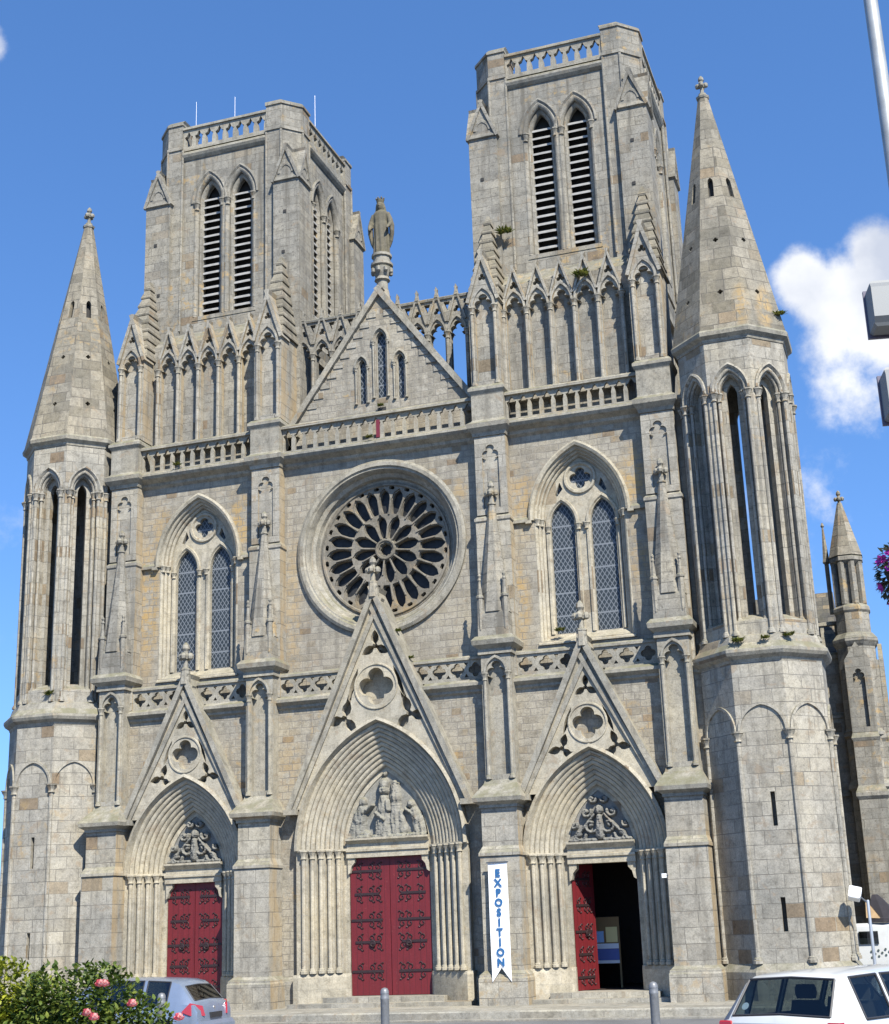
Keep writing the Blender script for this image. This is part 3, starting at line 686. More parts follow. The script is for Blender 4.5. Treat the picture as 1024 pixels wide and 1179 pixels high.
    for s_ in (-1, 1):
        mb.bar((xc+s_*ghw, zg), (xc, zapex), .15, gf-.15, .02, -s_)
        d = Vector((-s_*ghw, zapex-zg)).normalized(); nrm = Vector((-s_*d.y, s_*d.x)) if False else Vector((-s_*abs(d.y), -abs(d.x)))
        mb.bar((xc+s_*ghw+nrm.x*.15, zg+.0), (xc+nrm.x*.15+0, zapex-.35), .12, gf-.07, yf+.05, -s_)
        mb.box(min(xc+s_*(ghw-.3), xc+s_*(ghw+.06)), max(xc+s_*(ghw-.3), xc+s_*(ghw+.06)), gf-.17, -.03, zg-.14, zg)
        if s_ < 0: mb.build('gable_coping', MS_TRIM, portal); mb = MB()
    mb.lathe([(.16, zapex-.35), (.13, zapex+.05)], xc, gf-.05, 8)
    mb.build('gable_coping', MS_TRIM, portal)
    mb = MB(); finial(mb, xc, gf-.05, zapex-.02, .85 if not big else .8); mb.build('gable_finial', MS_TRIM, portal)
    # steps
    mb = MB(); mb.box(xc-wo-.2, xc+wo+.2, -1.0, .3, .15, .3); mb.box(xc-wi-.5, xc+wi+.5, -.62, .4, .3, .43)
    mb.build('door_steps', M_PAVE, church)
    # doors
    def leaf(x0, x1, hinge_left, xf):
        """door leaf in local coordinates: hinge line at x=0"""
        wd = x1-x0; mb = MB(); sg = 1 if hinge_left else -1
        xs = sorted((0, sg*wd))
        mb.T = xf; mb.box(xs[0]+.004, xs[1]-.004, 0, .07, .44, zd+.0)
        d = mb.build('door', M_RED, church)
        H = zd-.44; rows = (.10, .27, .46, .62, .83) if big else (.12, .33, .54, .72, .9)
        for k_, fr in enumerate(rows):
            ib = MB(); ib.T = xf
            z = zd-H*fr; wl = .8 if k_ % 2 == 0 else .72; x_0 = .03 if k_ % 2 == 0 else .12
            ib.box(*sorted((sg*x_0*wd, sg*wl*wd)), -.022, -.002, z-.03, z+.03)
            for fx, up in ((.22, 1), (.22, -1), (.52, 1), (.52, -1), (.70, 1), (.70, -1)):
                cx = sg*fx*wd; rr = .085 if big else .07; pts = []
                for i in range(12):
                    a = R(-90*up+up*(i*32)); q = rr*(1-.055*i); pts.append((cx+sg*(q*math.cos(a)+.0), -.012, z+up*(rr+.02)+q*math.sin(a)))
                ib.tube(pts, .013, 5)
                ib.tube([pts[5], (pts[5][0]+sg*.05, -.012, pts[5][2]+up*.05), (pts[5][0]+sg*.09, -.012, pts[5][2]+up*.03)], [.011, .012, .02], 5)
            if k_ == (3 if big else 2):
                ib.lathe([(.001, 0), (.001, .001)], 0, 0, 3) if False else None
                ring = [(sg*.55*wd+.07*math.cos(2*math.pi*i/12), -.04, z-.04+.07*math.sin(2*math.pi*i/12)) for i in range(13)]
                ib.tube(ring, .02, 5); ib.box(sg*.55*wd-.06, sg*.55*wd+.06, -.05, -.022, z-.06, z+.06)
            ib.build('strap_hinge', M_IRON, d)
    if pi_ < 2:
        leaf(xc-wi, xc, True, Matrix.Translation((xc-wi+.01, ybk-.02, 0)))
        leaf(xc, xc+wi, False, Matrix.Translation((xc+wi-.01, ybk-.02, 0)))
    else:
        leaf(xc-wi, xc, True, Matrix.Translation((xc-wi+.02, ybk+.02, 0)) @ Matrix.Rotation(R(64), 4, 'Z'))
        leaf(xc, xc+wi, False, Matrix.Translation((xc+wi-.02, ybk+.02, 0)) @ Matrix.Rotation(R(-86), 4, 'Z'))
# vestibule behind the open door
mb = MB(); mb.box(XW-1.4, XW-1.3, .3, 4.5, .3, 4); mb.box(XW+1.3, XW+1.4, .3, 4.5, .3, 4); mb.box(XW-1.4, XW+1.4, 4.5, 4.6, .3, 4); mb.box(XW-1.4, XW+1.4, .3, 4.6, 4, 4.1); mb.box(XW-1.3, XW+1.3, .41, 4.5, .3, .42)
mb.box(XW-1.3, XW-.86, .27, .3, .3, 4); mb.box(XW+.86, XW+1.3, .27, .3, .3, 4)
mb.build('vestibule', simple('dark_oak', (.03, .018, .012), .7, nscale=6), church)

# central gable over the cornice
GY = .32; za = 20.3
mb = MB()
hl = [opening(.155, .2, 18.72, 16.92, 0, 7), opening(.115, .16, 17.98, 16.80, -.60, 7), opening(.115, .16, 17.98, 16.80, .60, 7)]
mb.plate([(-2.9, 15.4), (2.9, 15.4), (2.9, 16.35), (0, za), (-2.9, 16.35)], hl, GY, GY+.5)
cg = mb.build('central_gable', MS_WALL, church)
mb = MB()
for s_ in (-1, 1):
    mb.bar((s_*3.02, 16.32), (0, za+.16), .17, GY-.13, GY+.62, -s_)
    mb.box(min(s_*2.6, s_*3.05), max(s_*2.6, s_*3.05), GY-.16, GY+.62, 16.05, 16.32)
mb.build('gable_coping', MS_TRIM, cg)
mb = MB()
for s_ in (-1, 1):
    for i in range(10):
        x = s_*(.42+.215*i); z = 19.62-.288*i-.12
        mb.box(min(x, x-s_*.30), max(x, x-s_*.30), GY-.028, GY-.001, z-.02, z+.16)
    mb.build('corbel_stepping', MS_ASH, cg); mb = MB()
mb = MB()
for x, w_, e, zs, zb in ((0, .155, .2, 18.72, 16.92), (-.60, .115, .16, 17.98, 16.80), (.60, .115, .16, 17.98, 16.80)):
    mb.sweep([(w_+.13, GY), (w_+.13, GY-.06), (w_+.07, GY-.07), (w_+.05, GY-.01)], e, zs, zs-.1, x, 8)
    mb.sweep([(w_+.04, GY-.002), (w_+.03, GY-.02), (w_, GY+.06), (w_-.02, GY+.12)], e, zs, zb, x, 8); 
    for s_ in (-1, 1): shaft(mb, x+s_*(w_+.07), GY-.03, zb, zs-.14, .028, 6); capital(mb, x+s_*(w_+.07), GY-.03, zs-.14, .032, .12)
    mb.build('lancet_frame', MS_TRIM, cg, smooth=30); mb = MB()
mb = MB()
for x, w_, e, zs, zb in hl and ((0, .155, .2, 18.72, 16.92), (-.60, .115, .16, 17.98, 16.80), (.60, .115, .16, 17.98, 16.80)): mb.plate(opening(w_-.005, e, zs, zb, x, 7), [], GY+.16, GY+.18); mb.build('lancet_glass', M_GLASS, cg); mb = MB()
mb = MB(); mb.box(-.14, .14, GY-.05, GY+.0, 16.30, 16.36); mb.box(-.13, .13, GY-.003, GY+.1, 16.36, 16.62); mb.build('gable_drain', M_DARK, cg)
mb = MB(); py = GY+.28   # pedestal of the statue
mb.lathe([(.24, za-.2), (.20, za+.1), (.17, za+.2), (.17, za+.42), (.24, za+.46), (.22, za+.52), (.20, za+.56), (.30, za+.85), (.27, za+.88), (.34, za+.92), (.34, za+1.0), (.26, za+1.04), (.26, za+1.2), (.31, za+1.22), (.31, za+1.3)], 0, py, 12)
for i in range(8):
    a = 2*math.pi*i/8; mb.lathe([(.01, za+.66), (.06, za+.7), (.07, za+.8), (.01, za+.86)], .29*math.cos(a), py+.29*math.sin(a), 6)
mb.build('statue_pedestal', MS_TRIM, cg, smooth=35)
mb = MB(); mb.box(.01, .12, -.22, -.08, 15.51, 16.04); mb.build('red_plaque', simple('red_enamel', (.13, .012, .02), .5), church)

# open gallery between the towers
mb = MB(); gy = 1.05; P_ = .62
out_ = [(-3.1, 16.0), (3.1, 16.0), (3.1, 20.02), (-3.1, 20.02)]
hl = []
for i in range(10):
    xc = (i-4.5)*P_; hl.append(cusped(.225, .26, 18.95, 16.2, xc, 6)); hl.append(foil(3, .062, .055, xc, 19.66, math.pi/2, 18))
    if i < 9: hl.append([(xc+P_/2-.10, 19.94), (xc+P_/2, 19.62), (xc+P_/2+.10, 19.94)])
mb.plate(out_, hl, gy, gy+.22)
for i in range(11):
    xc = (i-5)*P_
    for yy in (gy-.03, gy+.26):
        shaft(mb, xc, yy, 16.0, 18.74, .05); capital(mb, xc, yy, 18.74, .055, .22)
for i in range(10):
    xc = (i-4.5)*P_
    for s_ in (-1, 1): mb.bar((xc+s_*.30, 19.3), (xc, 20.38), .05, gy-.06, gy+.04, -s_)
    mb.sweep([(.29, gy), (.29, gy-.06), (.235, gy-.06), (.22, gy+.02)], .3, 18.96, 18.95, xc, 7)
    mb.plate([(xc-.05, 20.1), (xc+.05, 20.1), (xc, 20.45)], [], gy-.08, gy+.1)
mb.rects([(20.02, -3.1, 3.1, gy-.05, gy+.30), (20.08, -3.1, 3.1, gy-.07, gy+.32), (20.14, -3.1, 3.1, gy+.02, gy+.22)])
mb.build('open_gallery', MS_TOW, church, smooth=30)

# bell towers
def gablet_arcade(mb, xc0, n, p, yf, y_back):
    pts = [(xc0-n*p/2, 16.1), (xc0+n*p/2, 16.1), (xc0+n*p/2, 19.15)]
    for i in range(n-1, -1, -1):
        xc = xc0+(i-(n-1)/2)*p; pts += [(xc, 20.2)]+([(xc-p/2, 19.15)] if i else [])
    pts.append((xc0-n*p/2, 19.15)); hl = []
    for i in range(n):
        xc = xc0+(i-(n-1)/2)*p; hl += [cusped(.255, .3, 18.88, 16.45, xc, 6), foil(3, .068, .06, xc, 19.62, math.pi/2, 20)]
    mb.plate(pts, hl, yf, y_back)
    for i in range(n+1):
        xc = xc0+(i-n/2)*p; shaft(mb, xc, yf-.04, 16.3, 18.66, .055); capital(mb, xc, yf-.04, 18.66, .06, .22)
    for i in range(n):
        xc = xc0+(i-(n-1)/2)*p
        for s_ in (-1, 1): mb.bar((xc+s_*(p/2+.01), 19.1), (xc, 20.26), .06, yf-.08, yf+.15, -s_)
        mb.sweep([(.33, yf), (.33, yf-.07), (.27, yf-.07), (.25, yf+.02)], .36, 18.9, 18.88, xc, 8)
TWX = 5.56
for tx in (-TWX, TWX):
    yc = .97+2.58; B = 2.58
    mb = MB()
    mb.box(tx-2.3, tx+2.3, .325, yc+2.4, 15.2, 19.5)
    mb.rects([(19.5, tx-2.45, tx+2.45, .34, yc+2.5), (19.75, tx-2.45, tx+2.45, .34, yc+2.5), (20.0, tx-2.5, tx+2.5, .62, yc+2.55), (20.02, tx-2.5, tx+2.5, .70, yc+2.55), (20.34, tx-2.4, tx+2.4, .95, yc+2.4), (20.36, tx-2.3, tx+2.3, 1.08, yc+2.3)])
    tower = mb.build('bell_tower', MS_TOW, church)
    mb = MB(); gablet_arcade(mb, tx, 5, .69, .15, .318); mb.build('gabled_arcade', MS_ASH, tower, smooth=30)
    wall = MB(); trim = MB(); lou = MB(); dark = MB(); corner = MB(); par = MB()
    for q in range(4):
        T = Matrix.Translation((tx, yc, 0)) @ Matrix.Rotation(q*math.pi/2, 4, 'Z')
        for m in (wall, trim, lou, dark, corner, par): m.T = T
        yw = -B+.10; zs = 24.98; e = .66; zb = 20.95
        wall.plate([(-1.55, 20.3), (1.55, 20.3), (1.55, 26.75), (-1.55, 26.75)], [opening(.545, e, zs, zb, s_*.555, 10) for s_ in (-1, 1)], yw, yw+.5)
        for s_ in (-1, 1):
            xc = s_*.555
            trim.sweep([(.66, yw), (.66, yw-.03), (.60, yw-.05), (.54, yw)], e, zs, zs, xc, 10)
            trim.sweep(scallop(.545, yw, .32, yw+.30, 2)+[(.32, yw+.42)], e, zs, zb, xc, 10)
            trim.loft([[(xc-.56, y, z) for y, z in ((yw-.02, zb-.14), (yw+.45, zb+.2), (yw+.45, zb-.14))], [(xc+.56, y, z) for y, z in ((yw-.02, zb-.14), (yw+.45, zb+.2), (yw+.45, zb-.14))]])
            for qx in (-1, 1): capital(trim, xc+qx*.46, yw+.03, zs-.26, .06, .26)
            for i in range(16):
                z = zb+.22+i*.262
                if z > 25.2: break
                lou.add([(xc-.33, yw+.20, z), (xc+.33, yw+.20, z), (xc+.33, yw+.44, z+.16), (xc-.33, yw+.44, z+.16), (xc-.33, yw+.20, z+.06), (xc+.33, yw+.20, z+.06), (xc+.33, yw+.44, z+.22), (xc-.33, yw+.44, z+.22)],
                        [(0,3,2,1),(4,5,6,7),(0,1,5,4),(1,2,6,5),(2,3,7,6),(3,0,4,7)])
            lou.build('louvres', M_LOUV, tower); lou.v = []; lou.f = []
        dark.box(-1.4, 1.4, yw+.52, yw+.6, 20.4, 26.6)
        # corner pier
        cp = [(1.52, -B), (2.05, -B), (B, -2.05), (B, -1.52), (1.52, -1.52)]
        corner.prism(cp, 20.2, 27.0)
        cp2 = [(1.50, -B-.04), (2.07, -B-.04), (B+.04, -2.07), (B+.04, -1.50), (1.5, -1.5)]
        corner.prism(cp2, 27.0, 27.1); corner.prism(cp, 27.1, 27.92); corner.prism(cp2, 27.92, 28.0); corner.prism(cp2, 28.0, 28.1, [(x*.97, y*.97) for x, y in cp2])
        for (x, y) in ((1.52, -B+.02), (2.05, -B), (B, -2.05), (B-.02, -1.52)): corner.lathe([(.045, 20.5), (.045, 26.98)], x, y, 8)
        # corner buttress block with crossed gables
        c0, hw = 2.29, .44
        corner.box(c0-hw, c0+hw, -c0-hw, -c0+hw, 15.4, 25.1)
        for (tt) in (0, 1):
            corner.T = T @ Matrix.Translation((c0, -c0, 0)) @ Matrix.Rotation(tt*math.pi/2, 4, 'Z')
            corner.plate([(-hw-.01, 25.1), (hw+.01, 25.1), (0, 26.2)], [], -hw-.012, hw-.05)
            for s_ in (-1, 1): corner.bar((s_*(hw+.07), 25.0), (0, 26.3), .09, -hw-.07, hw-.06, -s_)
            corner.sweep([(.3, -hw-.012), (.27, -hw-.035), (.2, -hw-.035), (.18, -hw-.012)], .1, 25.25, 25.25, 0, 6)
        corner.T = T
        # string and parapet
        par.rects([(26.62, -1.5, 1.5, yw-.02, yw+.4), (26.70, -1.5, 1.5, yw-.10, yw+.4), (26.78, -1.5, 1.5, yw-.14, yw+.4), (26.84, -1.5, 1.5, yw-.14, yw+.4), (26.96, -1.5, 1.5, yw-.0, yw+.4)])
        n = 8; p = 3.0/n; hl = []
        for i in range(n):
            x = -1.5+p*(i+.5); q_, u = p*.29, p*.40
            hl.append([(x-q_, 27.1), (x+q_, 27.1), (x+q_*1.05, 27.32), (x+u, 27.46), (x+u*.5, 27.5), (x, 27.66), (x-u*.5, 27.5), (x-u, 27.46), (x-q_*1.05, 27.32)])
        par.plate([(-1.51, 26.96), (1.51, 26.96), (1.51, 27.72), (-1.51, 27.72)], hl, -B+.04, -B+.18)
        par.rects([(27.72, -1.51, 1.51, -B-.02, -B+.24), (27.79, -1.51, 1.51, -B-.02, -B+.24), (27.85, -1.51, 1.51, -B+.05, -B+.17)])
    wall.build('belfry_wall', MS_TOW, tower); trim.build('belfry_arches', MS_TOW, tower, smooth=30)
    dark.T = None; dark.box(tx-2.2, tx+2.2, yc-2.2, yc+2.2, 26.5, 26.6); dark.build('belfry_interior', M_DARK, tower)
    corner.build('corner_piers', MS_TOW, tower, smooth=30); par.build('parapet', MS_TRIM, tower)
    if tx < 0:
        for px, py, h in ((tx-1.1, yc-2.45, .95), (tx+.25, yc-2.3, .9), (tx+2.52, yc-.9, 1.25)):
            mb = MB(); mb.lathe([(.007, 27.7), (.005, 27.8+h), (.002, 27.85+h)], px, py, 6); mb.build('lightning_rod', simple('galvanised_rod', (.4, .4, .4), .4, .6), tower)
# put-log holes on the corner blocks of the towers
mb = MB()
for tx in (-TWX, TWX):
    for x, z in ((-2.35, 23.6), (2.25, 23.9), (2.2, 22.5), (-2.2, 21.8)): mb.box(tx+x-.05, tx+x+.05, .80, .90, z-.05, z+.05); mb.build('putlog_hole', M_DARK, church); mb = MB()

# octagonal stair turrets
def oct_face(k_, cx, cy):   # frame of face k: local -y looks outwards
    return Matrix.Translation((cx, cy, 0)) @ Matrix.Rotation(k_*math.pi/4, 4, 'Z')
for sx in (-1, 1):
    cx, cy = sx*10.12, .15
    mb = MB(); A = 1.47
    mb.oct([(A+.14, .1), (A+.14, .82), (A+.10, .88), (A+.0, 1.0)], cx, cy)
    sl_ = ((1.69, 2.45), (4.06, 4.85)) if sx > 0 else ((1.6, 2.3), (4.0, 4.85))
    for k_ in range(8):
        mb.T = oct_face(k_, cx, cy); hf = A*math.tan(math.pi/8)
        hl = [[(x-.055, z0), (x+.055, z0), (x+.055, z1), (x-.055, z1)] for z0, z1 in sl_ for x in (.08,)] if k_ in (0, 4) else []
        mb.plate([(-hf, 1.0), (hf, 1.0), (hf, 8.02), (-hf, 8.02)], hl, -A, -A+.3)
    mb.T = None
    mb.oct([(A-.32, 1.0), (A-.32, 8.0)], cx, cy)
    tur = mb.build('stair_turret', MS_TUR, church)
    mb = MB()
    for k_ in range(8):
        mb.T = oct_face(k_, cx, cy); hf = A*math.tan(math.pi/8)
        P2 = arch(hf-.02, .12, 6.28, 0, 8)
        mb.strip([[(x*q, y, 6.28+(z-6.28)*q) for x, z in P2] for q, y in ((1.0, -A), (1.0, -A-.05), (.90, -A-.05), (.88, -A+.01))])
        shaft(mb, hf, -A-.0, 1.0, 6.05, .06, 8); capital(mb, hf, -A, 6.05, .075, .24)
    mb.T = None
    mb.build('blind_arches', MS_TUR, tur, smooth=35)
    mb = MB()
    mb.oct([(A-.1, 7.9), (A+.01, 7.96), (A+.03, 8.02), (A+.14, 8.1), (A+.18, 8.18), (A+.18, 8.25), (A+.02, 8.42), (1.43, 8.60), (1.40, 8.62)], cx, cy)
    mb.build('turret_moulding', MS_TRIM, tur)
    U = 1.37; hf = U*math.tan(math.pi/8)
    mb = MB(); tr = MB()
    for k_ in range(8):
        mb.T = oct_face(k_, cx, cy); tr.T = mb.T
        mb.plate([(-hf, 8.5), (hf, 8.5), (hf, 16.35), (-hf, 16.35)], [opening(.40, .28, 14.95, 8.98, 0, 10)], -U, -U+.16)
        h2 = (U-.16)*math.tan(math.pi/8); mb.plate([(-h2, 8.5), (h2, 8.5), (h2, 16.35), (-h2, 16.35)], [opening(.27, .28, 14.95, 8.98, 0, 8)], -U+.161, -U+.30)
        h3 = (U-.30)*math.tan(math.pi/8); mb.plate([(-h3, 8.5), (h3, 8.5), (h3, 16.35), (-h3, 16.35)], [opening(.135, .28, 14.95, 8.98, 0, 8)], -U+.301, -U+.46)
        tr.sweep([(.50, -U), (.50, -U-.05), (.45, -U-.07), (.40, -U-.01)], .30, 15.0, 15.0, 0, 10)
        tr.sweep(scallop(.40, -U, .28, -U+.16, 2), .28, 14.98, 14.96, 0, 10)
        for s_ in (-1, 1):
            shaft(tr, s_*.43, -U-.005, 8.62, 14.72, .055); capital(tr, s_*.43, -U-.005, 14.72, .065, .24)
            shaft(tr, s_*.315, -U+.11, 8.98, 14.72, .045); capital(tr, s_*.315, -U+.11, 14.72, .055, .24)
        mb.loft([[(x, y, z) for y, z in ((-U+.0, 8.97), (-U+.02, 9.0), (-U+.44, 9.2), (-U+.44, 8.97))] for x in (-.39, .39)])
        tr.box(-.56, .56, -U-.03, -U+.1, 8.50, 8.64)
    mb.build('lantern_piers', MS_TUR, tur); tr.build('lantern_shafts', MS_TUR, tur, smooth=35)
    mb = MB(); mb.oct([(U-.46, 8.4), (U-.46, 8.75)], cx, cy)
    mb.build('lantern_floor', MS_TUR, tur)
    mb = MB(); mb.oct([(U-.3, 16.3), (U+.02, 16.36), (U+.04, 16.44), (U+.14, 16.52), (U+.16, 16.62), (U+.12, 16.68)], cx, cy); mb.build('eaves_moulding', MS_TRIM, tur)
    # spire
    tip = Vector((sx*10.0, cy, 25.0)); z0 = 16.66; a0 = U+.12
    mb = MB(); zt = 24.35; f_top = (25.1-zt)/(25.1-z0); ln = 25.1-z0
    sh = Matrix(((1, 0, (tip.x-cx)/ln, 0), (0, 1, 0, 0), (0, 0, 1, 0), (0, 0, 0, 1)))
    for k_ in range(8):
        tilt = math.atan2(a0*(1-f_top), zt-z0); L_ = (zt-z0)/math.cos(tilt)
        mb.T = Matrix.Translation((cx, cy, z0)) @ sh @ Matrix.Rotation(k_*math.pi/4, 4, 'Z') @ Matrix.Translation((0, -a0, 0)) @ Matrix.Rotation(-tilt, 4, 'X')
        h0 = a0*math.tan(math.pi/8); h1 = h0*f_top
        hl = [foil(4, .04, .036, 0, L_*(17.78-z0)/(zt-z0), 0, 16), foil(4, .04, .036, 0, L_*(19.43-z0)/(zt-z0), 0, 16),
              opening(.075, .09, L_*(21.35-z0)/(zt-z0), L_*(20.85-z0)/(zt-z0), 0, 4)]
        mb.plate([(-h0, 0), (h0, 0), (h1, L_), (-h1, L_)], hl, 0, .14, back=False)
    mb.T = None
    mb.build('spire', MS_SPIRE, tur)
    mb = MB(); mb.T = Matrix.Translation((0, 0, 0)); 
    mb.oct([(a0-.16, z0+.02), (.02, zt-.3)], cx, cy); mb.build('spire_core', M_DARK, tur)
    mb = MB(); fx = cx+(tip.x-cx)*.95
    mb.oct([(a0*f_top+.03, zt-.04), (a0*f_top+.05, zt+.02), (a0*f_top-.03, zt+.1)], fx, cy); finial(mb, fx, cy, zt+.05, .66); mb.build('spire_finial', MS_TRIM, tur)

# nave, aisles and the corner turret of the transept
mb = MB(); mb.box(-7.6, 7.6, 5.2, 34, .2, 12.6); mb.box(-11.3, 9.4, 5.0, 34, .2, 8.6); mb.build('nave_walls', MS_WALL, church)
M_SLATE = stone('roof_slate', .3, .2, ((.10, .10, .105), (.14, .135, .13), (.18, .17, .16)), brown=.15, mortar=.01, mortar_col=(.05, .05, .05), lichen=.3, moss=.2)
mb = MB()
mb.loft([[(-7.9, y, 12.6), (7.9, y, 12.6), (0, y, 15.0)] for y in (6, 34)])
mb.build('nave_roof', M_SLATE, church)
# west-facing transept wall, with roof, parapet and pinnacled turret
TY = 6.2
mb = MB(); mb.box(8.9, 12.3, TY, 9.5, .2, 9.1); mb.rects([(5.2, 8.9, 12.35, TY-.12, TY), (5.28, 8.9, 12.35, TY-.12, TY), (5.4, 8.9, 12.35, TY-.01, TY)])
for z in (2.9, 7.4): mb.rects([(z, 8.9, 12.3, TY-.06, TY), (z+.08, 8.9, 12.3, TY-.06, TY), (z+.14, 8.9, 12.3, TY-.01, TY)])
tr = mb.build('transept_wall', stone('transept_stone', .55, .28, T_WALL, brown=.16, mortar=.012, warp=.04, lichen=.3), church)
mb = MB(); mb.rects([(9.1, 8.8, 12.4, TY-.12, TY+.5), (9.2, 8.8, 12.4, TY-.16, TY+.5), (9.3, 8.8, 12.4, TY-.02, TY+.5)])
mb.rects([(10.1, 8.8, 12.3, TY-.04, TY+.14), (10.2, 8.8, 12.3, TY-.04, TY+.14)])
for i in range(9): mb.box(8.85+i*.4, 8.95+i*.4, TY+.0, TY+.1, 9.3, 10.1)
mb.build('transept_parapet', MS_TRIM, tr)
mb = MB(); mb.loft([[(x, TY+.4, 9.2), (x, 12.2, 9.2), (x, 8.6, 11.6)] for x in (8.8, 11.6)]); mb.build('transept_roof', M_SLATE, tr)
mb = MB(); ax, ay = 12.2, TY-.2
mb.oct([(.62, .2), (.62, .9), (.56, 1.0), (.56, 5.3), (.63, 5.36), (.63, 5.45), (.54, 5.6), (.54, 6.75), (.60, 6.8), (.60, 6.88), (.52, 7.0), (.52, 9.3), (.56, 9.36), (.62, 9.46), (.62, 9.54), (.50, 9.7), (.46, 9.72), (.46, 10.3), (.50, 10.36), (.50, 10.46), (.41, 10.56), (.30, 10.58), (.30, 11.75), (.46, 11.85), (.46, 11.95), (.42, 12.0)], ax, ay)
for k_ in range(8):
    a = (k_+.5)*math.pi/4; mb.lathe([(.10, 10.56), (.10, 11.8)], ax+.38*math.cos(a), ay+.38*math.sin(a), 6)
# flat buttress faces with sunk panels
for q in (-1, 0):
    mb.T = Matrix.Translation((ax, ay, 0)) @ Matrix.Rotation(-q*math.pi/2, 4, 'Z')
    mb.rects([(.2, -.42, .42, -.98, 0), (.9, -.42, .42, -.98, 0), (1.0, -.36, .36, -.9, 0), (5.0, -.36, .36, -.9, 0), (5.1, -.42, .42, -.96, 0), (5.2, -.42, .42, -.96, 0), (5.4, -.34, .34, -.78, 0), (6.6, -.34, .34, -.78, 0), (6.7, -.38, .38, -.82, 0), (6.85, -.34, .34, -.7, 0)])
    mb.plate([(-.34, 6.86), (.34, 6.86), (.34, 8.9), (0, 9.4), (-.34, 8.9)], [cusped(.16, .2, 8.4, 7.0, 0, 5)], -.70, -.58); mb.box(-.33, .33, -.575, 0, 6.86, 8.9)
mb.T = None
ct = mb.build('corner_turret', MS_TOW, tr)
mb = MB(); prof = []; z = 12.0
while z < 13.5:
    r = .42*(13.75-z)/1.75+.03; prof += [(r+.02, z), (r-.03, z+.2)]; z += .21
mb.oct(prof, ax, ay); finial(mb, ax, ay, 13.5, .55)
mb.lathe([(.07, 10.4), (.07, 11.9), (.12, 11.95), (.10, 12.05), (.02, 13.1)], ax-.56, ay+.1, 6); mb.lathe([(.02, 13.0), (.06, 13.06), (.02, 13.16)], ax-.56, ay+.1, 6)
mb.build('turret_spirelet', MS_SPIRE, tr)

# ------------------------------------------------------------------ statue on the gable
def remeshed(mb, name, mat, parent, voxel, smooth=50, loc=(0, 0, 0)):
    o = mb.build('tmp_blob', mat)
    m = o.modifiers.new('r', 'REMESH'); m.mode = 'VOXEL'; m.voxel_size = voxel
    m2 = o.modifiers.new('s', 'SMOOTH'); m2.iterations = 2; m2.factor = .4
    bpy.context.view_layer.update()
    me = bpy.data.meshes.new_from_object(o.evaluated_get(bpy.context.evaluated_depsgraph_get()))
    me.name = name; old = o.data; bpy.data.objects.remove(o); bpy.data.meshes.remove(old)
    if smooth: me.polygons.foreach_set('use_smooth', [True]*len(me.polygons))
    if not me.materials: me.materials.append(mat)
    q = bpy.data.objects.new(name, me); COL.objects.link(q); q.parent = parent; q.location = loc
    return q
M_STAT = stone('statue_stone', 5, 5, ((.15, .14, .105), (.175, .16, .12), (.20, .18, .14)), brown=0, mortar=0, lichen=.3, dark=.55, moss=.5)
st = empty('statue', (0, GY+.28, za+1.3), 'weathered stone statue of a robed woman with a crown, on the central gable', 'statue')
mb = MB(); rings = []
for t, rx, ry, fl in ((0, .25, .19, .06), (.12, .25, .19, .06), (.4, .235, .18, .055), (.75, .23, .17, .05), (.95, .235, .165, .035), (1.12, .215, .15, .02), (1.25, .235, .15, .01), (1.38, .25, .14, .0), (1.46, .2, .12, 0), (1.50, .09, .08, 0)):
    rings.append([((rx*(1+fl*3*math.sin(9*a+t*2)*.5)*math.cos(a)), (ry*(1+fl*3*math.sin(9*a+t*2)*.5)*math.sin(a)), t) for a in [2*math.pi*i/48 for i in range(48)]])
mb.loft(rings)
for s_ in (-1, 1):   # arms held low and open, mantle falling from them
    mb.tube([(s_*.21, 0, 1.38), (s_*.30, -.01, 1.15), (s_*.33, -.06, .98), (s_*.30, -.18, .86)], [.085, .085, .075, .05], 10)
    mb.tube([(s_*.30, -.18, .86), (s_*.29, -.24, .80), (s_*.285, -.27, .75)], [.045, .05, .03], 8)
    mb.tube([(s_*.31, .02, 1.2), (s_*.35, .0, .95), (s_*.34, .02, .7), (s_*.30, .04, .45), (s_*.24, .06, .25)], [.06, .085, .075, .06, .03], 8)
    mb.tube([(s_*.33, -.08, .95), (s_*.36, -.05, .75), (s_*.33, -.02, .55)], [.05, .05, .02], 8)
mb.tube([(0, 0, 1.46), (0, -.01, 1.58)], [.085, .07], 10)
mb.lathe([(.02, 1.50), (.08, 1.53), (.105, 1.60), (.112, 1.67), (.10, 1.74), (.05, 1.80), (.01, 1.81)], 0, -.02, 16, sy=1.12)
mb.tube([(0, .05, 1.78), (0, .10, 1.62), (0, .11, 1.4), (0, .12, 1.1)], [.09, .13, .17, .15], 12)   # veil
mb.tube([(0, -.13, 1.68), (0, -.155, 1.63)], [.014, .022], 6)
for s_ in (-1, 1): mb.tube([(s_*.10, -.03, 1.74), (s_*.125, .0, 1.6), (s_*.14, .0, 1.45)], [.03, .04, .04], 8)
remeshed(mb, 'robed_figure', M_STAT, st, .017)
mb = MB(); mb.lathe([(.105, 1.74), (.115, 1.80), (.125, 1.87), (.11, 1.87), (.10, 1.80)], 0, -.015, 14)
for i in range(7):
    a = 2*math.pi*i/7; mb.lathe([(.018, 1.86), (.03, 1.90), (.005, 1.94)], .118*math.cos(a), -.015+.118*math.sin(a), 6)
mb.build('crown', M_STAT, st)

